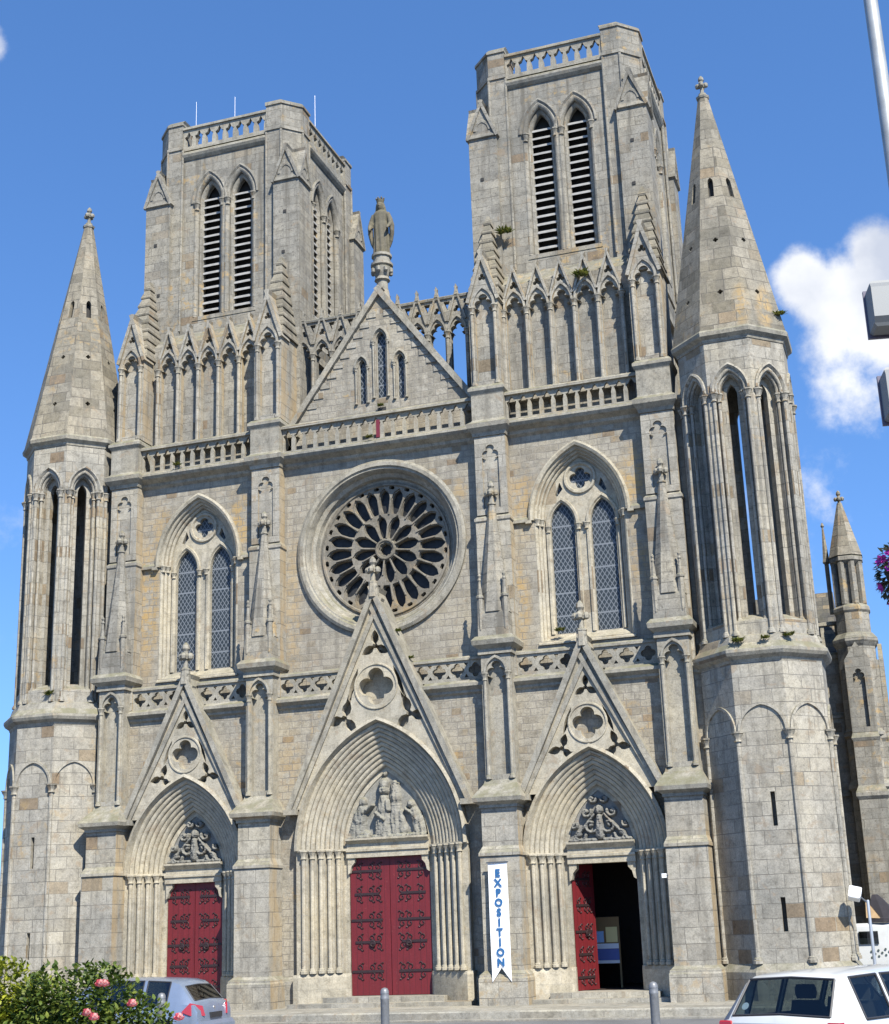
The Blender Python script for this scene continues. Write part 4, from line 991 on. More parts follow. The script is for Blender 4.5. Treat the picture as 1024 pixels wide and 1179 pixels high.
# ------------------------------------------------------------------ exhibition banner
ban = empty('banner', (3.385, -1.335, .74), 'long white swallow-tailed banner reading EXPOSITION in blue, hanging on a buttress', 'banner')
M_CLOTH = simple('white_banner_cloth', (.80, .80, .78), .8); M_BLUE = simple('blue_lettering', (.012, .095, .24), .7)
mb = MB(); bw, bh = .245, 2.80; n = 24
front = []
for j in range(n+1):
    z = bh*j/n; front.append([(x, -.012*math.sin(z*2.1+x*3)-.0, z) for x in (-bw, -bw/2, 0, bw/2, bw)])
front[0] = [(-bw, 0, 0), (-bw/2, 0, .16), (0, 0, .33), (bw/2, 0, .16), (bw, 0, 0)]
for j in (1, 2): front[j] = [(x, y, max(z, .01+j*.02+(bw-abs(x))/bw*.34)) for x, y, z in front[j]]
vs = [p for r in front for p in r]; m_ = len(vs)
fs = [(j*5+i, j*5+i+1, (j+1)*5+i+1, (j+1)*5+i) for j in range(n) for i in range(4)]
mb.add(vs+[(x, y+.006, z) for x, y, z in vs], fs+[tuple(q+m_ for q in f[::-1]) for f in fs])
mb.build('cloth', M_CLOTH, ban, smooth=60)
mb = MB(); mb.box(-bw-.03, bw+.03, -.02, .02, bh-.01, bh+.025); mb.build('hanging_rail', M_LEAD, ban)
lv, lf = [], []
for i, ch in enumerate('EXPOSITION'):
    c = bpy.data.curves.new('t', 'FONT'); c.body = ch; c.align_x = 'CENTER'; c.size = .247; c.extrude = .003; c.offset = .011; c.resolution_u = 3
    o = bpy.data.objects.new('t', c); COL.objects.link(o); bpy.context.view_layer.update()
    me = bpy.data.meshes.new_from_object(o); bpy.data.objects.remove(o)
    off = len(lv); zz = bh-.33-i*.233
    lv += [(v.co.x, -.022-v.co.z-.012*math.sin(zz*2.1), zz+v.co.y) for v in me.vertices]; lf += [tuple(q+off for q in p.vertices) for p in me.polygons]
mb = MB(); mb.add(lv, lf); mb.build('lettering', M_BLUE, ban)

# ------------------------------------------------------------------ notice board in the vestibule
nb = empty('notice_board', (5.22, 1.9, .42), 'freestanding notice board with paper posters just inside the open church door', 'notice board')
mb = MB(); mb.box(-.42, .42, 0, .04, .62, 1.75); mb.box(-.42, -.37, 0, .05, 0, .62); mb.box(.37, .42, 0, .05, 0, .62); mb.build('board', simple('cork_brown', (.22, .14, .06), .8), nb)
for nm, x0, x1, z0, z1, c in (('poster', -.36, .0, 1.12, 1.4, (.32, .52, .85)), ('poster', .06, .36, 1.12, 1.5, (.75, .62, .28)), ('poster', -.38, .38, .68, .96, (.10, .14, .38)), ('poster', -.38, .38, .964, 1.09, (.75, .78, .85)), ('poster', -.38, .38, .60, .676, (.7, .72, .75))):
    mb = MB(); mb.box(x0, x1, -.012, -.003, z0, z1); mb.build(nm, simple('poster_paper', c, .7), nb)

# ------------------------------------------------------------------ bollards
M_BOL = simple('painted_grey_steel', (.16, .165, .17), .45, .2, nscale=12)
bol = None
for (x, y), lab in zip(((-2.09, -8.0), (2.93, -8.0), (8.34, -8.0)), ('grey bollard between the rose bush and the silver hatchback', 'grey bollard in front of the central portal', 'grey bollard beside the white estate car, before the open door')):
    if bol is None:
        bol = empty('bollard', (x, y, gz(x, y)), lab, 'bollard', 'grey bollards along the roadway')
        mb = MB(); mb.lathe([(.13, 0), (.13, .03), (.086, .05), (.086, 1.0), (.09, 1.01), (.09, 1.04), (.086, 1.05), (.084, 1.12)], 0, 0, 20, cap=False); bp_ = mb.build('post', M_BOL, bol, smooth=35)
        mb = MB(); mb.lathe([(.088, 1.12), (.083, 1.17), (.06, 1.215), (.02, 1.23), (.001, 1.232)], 0, 0, 20); bc_ = mb.build('cap', M_BOL, bol, smooth=60)
    else:
        o = bol.copy(); COL.objects.link(o); o.location = (x, y, gz(x, y)); o['label'] = lab
        for ch in (bp_, bc_):
            q = ch.copy(); COL.objects.link(q); q.parent = o

# ------------------------------------------------------------------ vehicles
def paint(name, c, metal=0.0):
    k = NT(name); k.b.inputs['Base Color'].default_value = (*c, 1); k.b.inputs['Metallic'].default_value = metal; k.b.inputs['Roughness'].default_value = .35
    k.b.inputs['Coat Weight'].default_value = .8; k.b.inputs['Coat Roughness'].default_value = .08
    ob = k.n('TexCoord').outputs['Object']; f = k.noise(ob, 3, 5, .65)
    c2 = k.mix(k.mrange(f, .45, .75, 0, .25), (*c, 1), (c[0]*.6, c[1]*.58, c[2]*.54)); k.link(c2, k.b.inputs['Base Color'])
    return k.m
def see_through(name, tint, gl=.12):
    k = NT(name); t = k.t; t.nodes.remove(k.b); o = t.nodes['Material Output']
    tr = k.n('BsdfTransparent'); tr.inputs[0].default_value = (*tint, 1); g = k.n('BsdfGlossy'); g.inputs['Roughness'].default_value = .03
    lw = k.n('LayerWeight'); lw.inputs[0].default_value = .35; mx = k.n('MixShader'); k.link(k.math('ADD', k.math('MULTIPLY', lw.outputs['Fresnel'], .6), gl*.3, True), mx.inputs[0]); k.link(tr.outputs[0], mx.inputs[1]); k.link(g.outputs[0], mx.inputs[2]); k.link(mx.outputs[0], o.inputs[0])
    return k.m
M_TYRE = simple('tyre_rubber', (.02, .02, .02), .85); M_RIM = simple('wheel_alloy', (.45, .45, .46), .35, .8); M_TRIMB = simple('black_trim', (.025, .025, .027), .5)
M_TAIL = simple('red_tail_lens', (.32, .012, .012), .15, coat=1); M_SEAT = simple('seat_cloth', (.045, .045, .05), .9)
M_TINT = see_through('car_glass', (.62, .70, .68)); M_DGLASS = see_through('dark_car_glass', (.16, .19, .19), .25)
def car_shell(root, stations, glass, side_rng, top_rng, pnt, gmat, wheels, wr):
    mb = MB(); n = 8; fs_g = []
    def half(sx_, zl, ws, wm, wb, zb, wrf, zr, ins):
        return [(0, zl), (ws*.92, zl), (ws, zl+.10), (wm, .55 if zb > .6 else zb-.12), (wb, zb), (wrf, zr-.045), (wrf-ins, zr), (0, zr+.025)]
    vs = []; rings = []
    for s_ in stations:
        h = half(*s_); ring = [(s_[0], y, z) for y, z in h]+[(s_[0], -y, z) for y, z in h[-2:0:-1]]; rings.append(ring)
    m = len(rings[0]); me = bpy.data.meshes.new('car_body'); vs = [p for r in rings for p in r]; fs = []; mat = []
    def glassq(i, j):
        x0, x1 = stations[i][0], stations[i+1][0]; xm = (x0+x1)/2
        if j in (4, 9): return any(a <= xm <= b for a, b in side_rng)
        if j in (6, 7): return any(a <= xm <= b for a, b in top_rng)
        return False
    for i in range(len(rings)-1):
        for j in range(m):
            fs.append((i*m+j, (i+1)*m+j, (i+1)*m+(j+1) % m, i*m+(j+1) % m)); mat.append(1 if glassq(i, j) else 0)
    fs.append(tuple(range(m))); mat.append(0); fs.append(tuple(range(len(vs)-1, len(vs)-1-m, -1))); mat.append(0)
    me.from_pydata(vs, [], fs); me.materials.append(pnt); me.materials.append(gmat); me.polygons.foreach_set('material_index', mat)
    bm = bmesh.new(); bm.from_mesh(me); bmesh.ops.recalc_face_normals(bm, faces=bm.faces); bm.to_mesh(me); bm.free()
    o = bpy.data.objects.new('tmp', me); COL.objects.link(o)
    cb = MB()
    for wx in wheels:
        for s_ in (-1, 1):
            cb.loft([[(wx+(wr+.06)*math.cos(2*math.pi*i/28), yy, wr+.0+(wr+.06)*math.sin(2*math.pi*i/28)) for i in range(28)] for yy in ((s_*1.2), s_*.55)][::s_])
    co = cb.build('tmpc', M_TRIMB); bm = bmesh.new(); bm.from_mesh(co.data); bmesh.ops.recalc_face_normals(bm, faces=bm.faces); bm.to_mesh(co.data); bm.free()
    md = o.modifiers.new('b', 'BOOLEAN'); md.object = co; md.operation = 'DIFFERENCE'; md.solver = 'EXACT'
    bpy.context.view_layer.update(); full = bpy.data.meshes.new_from_object(o.evaluated_get(bpy.context.evaluated_depsgraph_get()))
    bpy.data.objects.remove(o); bpy.data.objects.remove(co)
    def part(want, name, mats):
        b = bmesh.new(); b.from_mesh(full); bmesh.ops.delete(b, geom=[f for f in b.faces if (f.material_index == 1) != want], context='FACES')
        for f in b.faces: f.material_index = 0
        if not want:
            for e_ in b.edges: pass
        nm = bpy.data.meshes.new(name); b.to_mesh(nm); b.free(); nm.materials.clear(); nm.materials.append(mats)
        nm.polygons.foreach_set('use_smooth', [True]*len(nm.polygons)); nm.set_sharp_from_angle(angle=R(34))
        q = bpy.data.objects.new(name, nm); COL.objects.link(q); q.parent = root; return q
    part(False, 'body', pnt); 
    b = bmesh.new(); b.from_mesh(full); bmesh.ops.delete(b, geom=[f for f in b.faces if f.material_index != 1], context='FACES')
    # one object per pane
    seen = set(); b.faces.ensure_lookup_table()
    for f0 in list(b.faces):
        if f0 in seen: continue
        st_ = [f0]; comp = []
        while st_:
            f = st_.pop()
            if f in seen: continue
            seen.add(f); comp.append(f)
            for e_ in f.edges: st_ += [g for g in e_.link_faces if g not in seen]
        idx = {}; pv = []; pf = []
        for f in comp:
            q = []
            for v in f.verts:
                if v.index not in idx or True:
                    key = tuple(round(c, 5) for c in v.co)
                    if key not in idx: idx[key] = len(pv); pv.append(tuple(v.co))
                    q.append(idx[key])
            pf.append(tuple(q))
        cx_ = sum(p[0] for p in pv)/len(pv); cy_ = sum(p[1] for p in pv)/len(pv)
        nm = 'side_window' if abs(cy_) > .3 else ('rear_window' if cx_ < 0 else 'windscreen')
        mm = MB(); mm.add(pv, pf); pane = mm.build(nm, gmat, root, smooth=60)
        # rubber seal round the pane
        edges = [e_ for f in comp for e_ in f.edges if sum(1 for g in e_.link_faces if g in comp) == 1]
        sm_ = MB()
        for e_ in edges: sm_.tube([tuple(e_.verts[0].co), tuple(e_.verts[1].co)], .016, 5)
        sm_.build('window_seal', M_TRIMB, pane)
    b.free()
    for wx in wheels:
        for s_ in (-1, 1):
            def ringx(r, y): return [(wx+r*math.cos(2*math.pi*i/24), s_*y, wr+r*math.sin(2*math.pi*i/24)) for i in range(24)][::-s_]
            t = MB(); t.loft([ringx(r, y) for r, y in ((wr*.66, .60), (wr*.96, .60), (wr, .64), (wr, .76), (wr*.96, .80), (wr*.68, .80))]); wh = t.build('wheel', M_TYRE, root, smooth=40)
            t = MB(); t.loft([ringx(r, y) for r, y in ((wr*.67, .70), (wr*.67, .79), (wr*.6, .785), (wr*.2, .765), (wr*.16, .79), (.01, .79))]); t.build('rim', M_RIM, wh, smooth=30)

# white estate car: nose up the street to the right, seen from behind
WCR = Vector((12.43, -18.25, 0)); hd = R(90-28)   # rear right corner, heading
hv = Vector((math.cos(hd), math.sin(hd), 0)); lv_ = Vector((-hv.y, hv.x, 0))
wc_loc = WCR + hv*2.2 + lv_*.83; wc_loc.z = gz(wc_loc.x, wc_loc.y)-.05
wcar = empty('estate_car', wc_loc, 'white estate car with black rear window surround, driving off at lower right', 'car', rz=hd)
M_WHITE = paint('white_car_paint', (.52, .53, .515))
WS = [(-2.24,.45,.70,.74,.73,.62,.60,.66,.09),(-2.22,.34,.76,.81,.80,.78,.74,.80,.09),(-2.17,.30,.78,.83,.82,.90,.75,.93,.075),(-2.14,.30,.78,.83,.82,.91,.745,.965,.07),(-1.84,.28,.79,.84,.825,.92,.655,1.365,.06),(-1.79,.28,.79,.84,.825,.92,.645,1.40,.09),
      (-1.68,.28,.79,.84,.825,.92,.64,1.42,.12),(-1.62,.28,.79,.84,.825,.92,.64,1.425,.12),(-1.02,.28,.79,.84,.825,.92,.645,1.44,.12),(-.93,.28,.79,.84,.825,.92,.645,1.44,.12),(-.05,.28,.79,.84,.825,.92,.65,1.44,.12),(.04,.28,.79,.84,.825,.92,.65,1.44,.12),(.42,.28,.79,.84,.825,.92,.645,1.43,.12),(.52,.28,.79,.84,.825,.92,.64,1.415,.10),
      (.58,.28,.79,.84,.825,.92,.64,1.40,.08),(1.22,.28,.79,.84,.82,.93,.72,1.0,.07),(1.28,.28,.79,.84,.81,.92,.72,.97,.08),(1.9,.28,.78,.82,.78,.86,.68,.90,.15),(2.1,.30,.74,.78,.72,.76,.62,.80,.15),(2.16,.45,.66,.70,.66,.62,.55,.66,.1)]
car_shell(wcar, WS, None, ((-1.62, -1.02), (-.93, -.05), (.04, .52)), ((-2.13, -1.85), (.6, 1.2)), M_WHITE, M_TINT, (-1.35, 1.25), .30)
for s_ in (-1, 1):
    mb = MB(); mb.rects([(.62, -2.245, -2.1, *sorted((s_*.66, s_*.825))), (.64, -2.255, -2.1, *sorted((s_*.655, s_*.835))), (.90, -2.215, -2.1, *sorted((s_*.665, s_*.83))), (.915, -2.2, -2.1, *sorted((s_*.68, s_*.82)))]); mb.build('tail_light', M_TAIL, wcar)
mb = MB(); mb.rects([(.36, -2.31, -2.1, -.82, .82), (.38, -2.33, -2.1, -.83, .83), (.55, -2.33, -2.1, -.83, .83), (.58, -2.29, -2.1, -.82, .82)]); mb.build('rear_bumper', M_TRIMB, wcar)
mb = MB(); mb.rects([(.66, -2.245, -2.2, -.645, .645), (.89, -2.205, -2.16, -.645, .645)]); mb.build('tailgate_panel', simple('grey_panel', (.30, .31, .33), .4, coat=.5), wcar)
mb = MB(); mb.box(-1.9, 1.9, -.74, .74, .3, .36); mb.box(-2.05, -1.0, -.75, .75, .36, .62)
for s_ in (-1, 1): mb.box(-1.95, 1.2, min(s_*.76, s_*.79), max(s_*.76, s_*.79), .36, .90)
mb.box(.75, 1.25, -.74, .74, .6, .93); mb.build('cabin_lining', M_TRIMB, wcar)
for (sx_, ys_) in ((-.05, -.38), (-.05, .38), (-.85, -.4), (-.85, .4)):
    mb = MB(); mb.loft([[(sx_+a, ys_+.25*c, z) for a, c in ((-.08, -1), (.05, -1), (.05, 1), (-.08, 1))] for z in (.4,)]+[[(sx_-.05+a, ys_+.24*c, .9) for a, c in ((-.07, -1), (.05, -1), (.05, 1), (-.07, 1))], [(sx_-.08+a, ys_+.2*c, 1.08) for a, c in ((-.05, -1), (.04, -1), (.04, 1), (-.05, 1))]])
    mb.box(sx_-.05, sx_+.45, ys_-.25, ys_+.25, .38, .55)
    seat = mb.build('car_seat', M_SEAT, wcar)
    mb = MB(); mb.loft([[(sx_-.10+a, ys_+.13*c*k_, z) for a, c in ((-.045, -1), (.045, -1), (.045, 1), (-.045, 1))] for k_, z in ((.85, 1.10), (1, 1.15), (1, 1.22), (.8, 1.27))]); mb.build('headrest', M_SEAT, seat)
mb = MB(); C_ = Vector((.52, -.38, .93)); ax_ = Vector((-.85, 0, .5)).normalized(); b1 = Vector((0, 1, 0)); b2 = ax_.cross(b1)
mb.tube([tuple(C_+b1*(.18*math.cos(2*math.pi*i/24))+b2*(.18*math.sin(2*math.pi*i/24))) for i in range(25)], .014, 6)
for a in (0, 2.1, 4.2): mb.tube([tuple(C_), tuple(C_+b1*(.18*math.cos(a))+b2*(.18*math.sin(a)))], .014, 5)
mb.build('steering_wheel', M_TRIMB, wcar)
mb = MB()
sp_ = Vector((-2.05, .54, 1.065)); tn = Vector((.30, 0, .40)).normalized(); nrm_ = Vector((-.8, 0, .6))
mb.add([tuple(sp_+nrm_*.012+Vector((0, 1, 0))*(.05*math.cos(2*math.pi*i/14))+tn*(.05*math.sin(2*math.pi*i/14))) for i in range(14)], [tuple(range(13, -1, -1))]); mb.build('window_sticker', simple('white_sticker', (.7, .72, .74), .6), wcar)
# driver
drv = empty('person', wcar.location + Matrix.Rotation(hd, 3, 'Z') @ Vector((.08, -.38, .55)), 'dark-haired driver in dark clothes at the wheel of the white estate car', 'person', rz=hd)
def skinned(name, verts, edges, radii, mat, parent, rootv=0, sub=2):
    me = bpy.data.meshes.new('sk'); me.from_pydata(verts, edges, []); o = bpy.data.objects.new('sk', me); COL.objects.link(o)
    m = o.modifiers.new('s', 'SKIN'); 
    for i, r in enumerate(radii): sv = me.skin_vertices[0].data[i]; sv.radius = (r, r) if not isinstance(r, tuple) else r; sv.use_root = (i == rootv)
    m2 = o.modifiers.new('u', 'SUBSURF'); m2.levels = sub; m2.render_levels = sub
    bpy.context.view_layer.update(); nm = bpy.data.meshes.new_from_object(o.evaluated_get(bpy.context.evaluated_depsgraph_get())); nm.name = name
    bpy.data.objects.remove(o); nm.materials.clear(); nm.materials.append(mat); nm.polygons.foreach_set('use_smooth', [True]*len(nm.polygons))
    q = bpy.data.objects.new(name, nm); COL.objects.link(q); q.parent = parent; return q
M_SKIN = simple('skin', (.42, .25, .18), .6); M_HAIR = simple('dark_hair', (.02, .014, .01), .6); M_JACK = simple('dark_blue_jacket', (.05, .07, .12), .9)
V_ = [(0, 0, 0), (-.02, 0, .2), (-.05, 0, .40), (-.04, 0, .50), (-.03, 0, .57), (-.02, 0, .64), (.0, 0, .71), (-.005, 0, .78), (-.05, .18, .42), (.1, .24, .22), (.34, .14, .36), (.43, .12, .38), (-.05, -.18, .42), (.1, -.24, .22), (.34, -.14, .36), (.43, -.12, .38), (.28, .1, .02), (.45, .12, .02), (.62, .12, -.22), (.28, -.1, .02), (.45, -.12, .02), (.62, -.12, -.22)]
E_ = [(0, 1), (1, 2), (2, 3), (3, 4), (4, 5), (5, 6), (6, 7), (2, 8), (8, 9), (9, 10), (10, 11), (2, 12), (12, 13), (13, 14), (14, 15), (0, 16), (16, 17), (17, 18), (0, 19), (19, 20), (20, 21)]
skinned('body', V_, E_, [.15, .14, (.15, .12), .06, .055, .085, .095, .07, .075, .05, .036, .035, .075, .05, .036, .035, .085, .07, .05, .085, .07, .05], M_SKIN, drv)
V_ = [(0, 0, -.01), (-.02, 0, .2), (-.05, 0, .40), (-.045, 0, .47), (-.05, .19, .415), (.1, .245, .22), (.32, .15, .35), (-.05, -.19, .415), (.1, -.245, .22), (.32, -.15, .35)]
skinned('jacket', V_, [(0, 1), (1, 2), (2, 3), (2, 4), (4, 5), (5, 6), (2, 7), (7, 8), (8, 9)], [.17, .16, (.17, .14), .075, .09, .065, .05, .09, .065, .05], M_JACK, drv)
mb = MB()
mb.lathe([(.02, .585), (.085, .60), (.11, .66), (.118, .72), (.112, .78), (.08, .835), (.02, .855)], -.035, 0, 16, sx=.98, sy=.9)
mb.build('hair', M_HAIR, drv, smooth=60)
mb = MB()
for s_ in (-1, 1): mb.lathe([(.002, .70), (.012, .706), (.012, .716), (.002, .722)], .085, s_*.034, 8)
mb.build('eyes', M_HAIR, drv)

# silver hatchback parked along the church
scar = empty('hatchback_car', (-4.0, -5.95, gz(0, -5.95)-.17), 'silver hatchback parked before the left portal, half hidden by roses', 'car', rz=math.pi)
M_SILV = paint('silver_blue_paint', (.19, .235, .31), .35)
SS = [(-2.10,.42,.66,.72,.70,.62,.58,.66,.1),(-2.07,.30,.74,.80,.78,.80,.70,.84,.12),(-2.0,.27,.80,.85,.83,.93,.74,.985,.12),(-1.93,.26,.81,.86,.84,.95,.745,1.03,.10),(-1.66,.25,.81,.87,.855,.97,.67,1.33,.09),(-1.55,.25,.81,.87,.855,.97,.645,1.42,.12),(-1.40,.25,.81,.87,.855,.97,.635,1.465,.15),(-1.34,.25,.81,.87,.855,.965,.635,1.475,.15),
      (-.78,.25,.81,.87,.855,.955,.64,1.505,.15),(-.68,.25,.81,.87,.855,.95,.64,1.51,.15),(.12,.25,.81,.87,.855,.93,.64,1.51,.15),(.2,.25,.81,.87,.855,.925,.635,1.505,.14),(.6,.25,.81,.87,.855,.92,.625,1.46,.12),(.68,.25,.81,.87,.855,.92,.62,1.44,.10),(1.42,.25,.81,.86,.83,.94,.70,1.0,.08),(1.48,.25,.81,.86,.82,.93,.70,.97,.1),(1.9,.27,.78,.83,.77,.80,.62,.86,.18),(2.05,.32,.70,.76,.68,.66,.52,.70,.15),(2.1,.45,.60,.66,.58,.56,.48,.60,.1)]
car_shell(scar, SS, None, ((-1.34, -.78), (-.68, .12), (.2, .6)), ((-1.93, -1.66), (.7, 1.4)), M_SILV, M_DGLASS, (-1.28, 1.32), .31)
for s_ in (-1, 1):
    mb = MB(); mb.loft([[(x, s_*y, z) for x, y, z in q][::s_] for q in (((-2.02, .50, .70), (-1.85, .82, .72), (-1.72, .84, .80), (-1.88, .78, 1.0), (-2.0, .56, .93)), ((-2.13, .52, .71), (-1.95, .875, .73), (-1.74, .90, .81), (-1.93, .865, .99), (-2.09, .58, .92)))]); mb.build('tail_light', M_TAIL, scar)
mb = MB(); mb.rects([(.30, -2.13, -1.9, -.80, .80), (.36, -2.17, -1.9, -.82, .82), (.52, -2.16, -1.9, -.82, .82), (.60, -2.1, -1.9, -.8, .8)]); mb.build('rear_bumper', M_SILV, scar)
mb = MB(); mb.box(-2.135, -2.05, -.26, .26, .66, .77); mb.build('number_plate_recess', M_TRIMB, scar)
mb = MB(); mb.lathe([(.001, 0), (.045, 0), (.04, .012), (.001, .014)], 0, 0, 16); mb.v = [(-2.065-z, x, y+.86) for x, y, z in mb.v]; mb.build('badge', M_RIM, scar, smooth=40)
mb = MB(); mb.box(-1.8, 1.5, -.78, .78, .28, .62); mb.box(-.9, -.75, -.6, .6, .6, 1.08); mb.box(.05, .2, -.6, -.15, .6, 1.1); mb.box(.05, .2, .15, .6, .6, 1.1); mb.build('cabin_lining', M_TRIMB, scar)

# white van behind the right turret, with a dark shape and a tan one on its roof
van = empty('van', (13.85, 3.15, 0), 'white van with chequered dots on its side, parked beyond the right stair turret', 'van', rz=math.pi)
mb = MB(); vr = []
for x, y0, z0, z1 in [(-a, b, c, d) for a, b, c, d in ((-2.5, .78, .5, 1.6), (-2.45, .84, .42, 1.72), (-2.3, .88, .38, 1.79), (1.2, .88, .38, 1.80), (1.5, .87, .38, 1.74), (2.05, .86, .38, 1.12), (2.5, .80, .4, .98), (2.58, .7, .5, .8))][::-1]:
    vr.append([(x, y, z) for y, z in ((-y0, z0), (y0, z0), (y0, z0+.2), (y0*.97, z1*.62), (y0*.86, z1-.08), (y0*.76, z1), (-y0*.76, z1), (-y0*.86, z1-.08), (-y0*.97, z1*.62), (-y0, z0+.2))])
mb.loft(vr); mb.v = [(x, y, z) for x, y, z in mb.v]
mb.build('body', M_WHITE, van, smooth=30)
mb = MB(); mb.box(1.80, 2.26, .80, .870, 1.30, 1.60); mb.build('side_window', M_DGLASS, van)
mb = MB(); mb.box(-2.4, 2.4, .86, .905, .40, .60); mb.build('side_skirt', simple('dark_plum_plastic', (.06, .03, .06), .6), van)
for wx in (1.92, -1.95):
    mb = MB(); mb.loft([[(wx+.36*math.cos(2*math.pi*i/24), yy, .36+.36*math.sin(2*math.pi*i/24)) for i in range(24)][::-1] for yy in (.7, .905)]); ar = mb.build('wheel', M_TYRE, van)
    mb = MB(); mb.loft([[(wx+r*math.cos(2*math.pi*i/20), yy, .34+r*math.sin(2*math.pi*i/20)) for i in range(20)][::-1] for yy, r in ((.9, .2), (.93, .18))]); mb.build('rim', M_RIM, ar)
mb = MB()
for r_ in range(3):
    for c_ in range(14):
        if (r_+c_) % 2: continue
        x = 2.0-c_*.085; z = .98+r_*.07+c_*.012
        mb.loft([[(x+.028*math.cos(2*math.pi*i/8), yy, z+.028*math.sin(2*math.pi*i/8)) for i in range(8)][::-1] for yy in (.862, .874)])
mb.build('chequer_dots', simple('dark_green_vinyl', (.05, .07, .06), .6), van)
ld = empty('dark_form', (12.22, 2.75, 1.80), 'black canvas bundle resting on the roof of the white van', 'form')  # near-black tapering solid standing on the van roof
mb = MB(); rnd = random.Random(3)
mb.loft([[(x*(1+.1*rnd.random())-o_, y*(1+.1*rnd.random()), z) for x, y in ((-.34, -.3), (0, -.36), (.36, -.3), (.38, .3), (0, .34), (-.36, .3))] for z, o_ in ((0, 0), (.1, 0))]+[[(x*k_-o_, y*k_, z) for x, y in ((-.34, -.3), (0, -.36), (.34, -.3), (.36, .3), (0, .34), (-.36, .3))] for z, k_, o_ in ((.12, .95, 0), (.35, .72, .05), (.55, .45, .12), (.68, .2, .16))])
mb.build('tapered', simple('matt_black', (.02, .018, .022), .9, nscale=6, bump=.4), ld)
wb_ = empty('tan_sliver', (11.93, 2.40, 1.80), 'tan sliver against the black canvas bundle', 'board')  # thin tan triangle in front of the near-black solid
mb = MB(); mb.loft([[(-.12, 0, .12), (.22, 0, .10), (.20, 0, .16), (-.10, .12, .56)], [(-.12, .02, .12), (.22, .02, .10), (.20, .02, .16), (-.10, .14, .56)]]); mb.build('sliver', simple('matt_tan', (.34, .23, .12), .8, nscale=6), wb_)

# floodlight post by the right turret
fp = empty('floodlight_post', (12.05, -.9, .0), 'slim grey post carrying a small white floodlight, beside the right stair turret', 'post')
mb = MB(); mb.lathe([(.09, 0), (.09, .03), (.04, .04), (.038, 1.2), (.036, 2.30), (.03, 2.32)], 0, 0, 10); mb.build('post', simple('galvanised_post', (.36, .38, .40), .45, .5), fp, smooth=35)
mb = MB(); mb.tube([(0, 0, 2.25), (-.1, 0, 2.34), (-.16, 0, 2.40)], .02, 6); mb.build('bracket', M_LEAD, fp)
mb = MB(); mb.T = Matrix.Translation((-.27, 0, 2.46)) @ Matrix.Rotation(R(14), 4, 'Y') @ Matrix.Rotation(R(-30), 4, 'X'); mb.rects([(-.14, -.10, .10, -.08, .08), (-.12, -.13, .13, -.10, .10), (.12, -.14, .14, -.11, .11), (.15, -.12, .12, -.09, .09)]); mb.build('lamp_housing', simple('white_enamel', (.78, .78, .76), .4), fp)

# street lamp column with floodlights and a flower basket
lp = empty('street_lamp', (14.0, -27.0, gz(0, -27)), 'tall pale grey street lamp column at the right edge of the picture', 'street lamp')
M_GALV = simple('galvanised_column', (.34, .35, .34), .5, .35, nscale=5)
mb = MB(); mb.lathe([(.14, 0), (.14, .4), (.10, .45), (.065, .6), (.052, 5), (.043, 9.3)], 0, 0, 20); mb.build('column', M_GALV, lp, smooth=40)
mb = MB(); mb.tube([(0, 0, 9.25), (.05, 0, 9.6), (.4, 0, 9.85), (1.2, 0, 9.95)], .035, 8); mb.build('arm', M_GALV, lp, smooth=50)
mb = MB(); mb.rects([(9.86, 1.1, 1.75, -.10, .10), (9.9, 1.05, 1.8, -.14, .14), (10.0, 1.1, 1.7, -.10, .10)]); mb.build('lantern', M_GALV, lp)
fl0 = None
for zc, lab in ((5.69, 'upper grey floodlight box clamped to the street lamp column'), (5.10, 'lower grey floodlight box clamped to the street lamp column')):
    if fl0 is None:
        fl0 = empty('floodlight', (13.905, -27.05, zc), lab, 'floodlight', 'floodlights on the street lamp', rz=R(12)); fl_parts = []
        mb = MB(); mb.rects([(-.155, -.15, .12, -.05, .10), (-.135, -.165, .13, -.06, .12), (-.10, -.165, .13, -.085, .12), (.10, -.165, .13, -.085, .12), (.135, -.165, .13, -.06, .12), (.155, -.15, .12, -.05, .10)]); fl_parts.append(mb.build('housing', simple('grey_cast_aluminium', (.20, .205, .20), .5, .3), fl0))
        mb = MB(); mb.box(-.175, .14, .12, .145, -.165, .165); fl_parts.append(mb.build('front_frame', simple('dark_frame', (.10, .09, .13), .5), fl0))
        mb = MB(); mb.box(-.02, .04, -.02, .05, -.20, -.156); mb.box(.04, .2, .0, .05, .156, .185); mb.box(-.02, .06, -.0, .05, .156, .175); mb.box(.15, .17, -.02, .05, -.2, .185); mb.box(-.02, .15, .0, .04, -.21, -.19); fl_parts.append(mb.build('bracket', M_LEAD, fl0))
    else:
        o = fl0.copy(); COL.objects.link(o); o.location.z = zc; o.location.x += .02; o['label'] = lab
        for ch in fl_parts: q = ch.copy(); COL.objects.link(q); q.parent = o

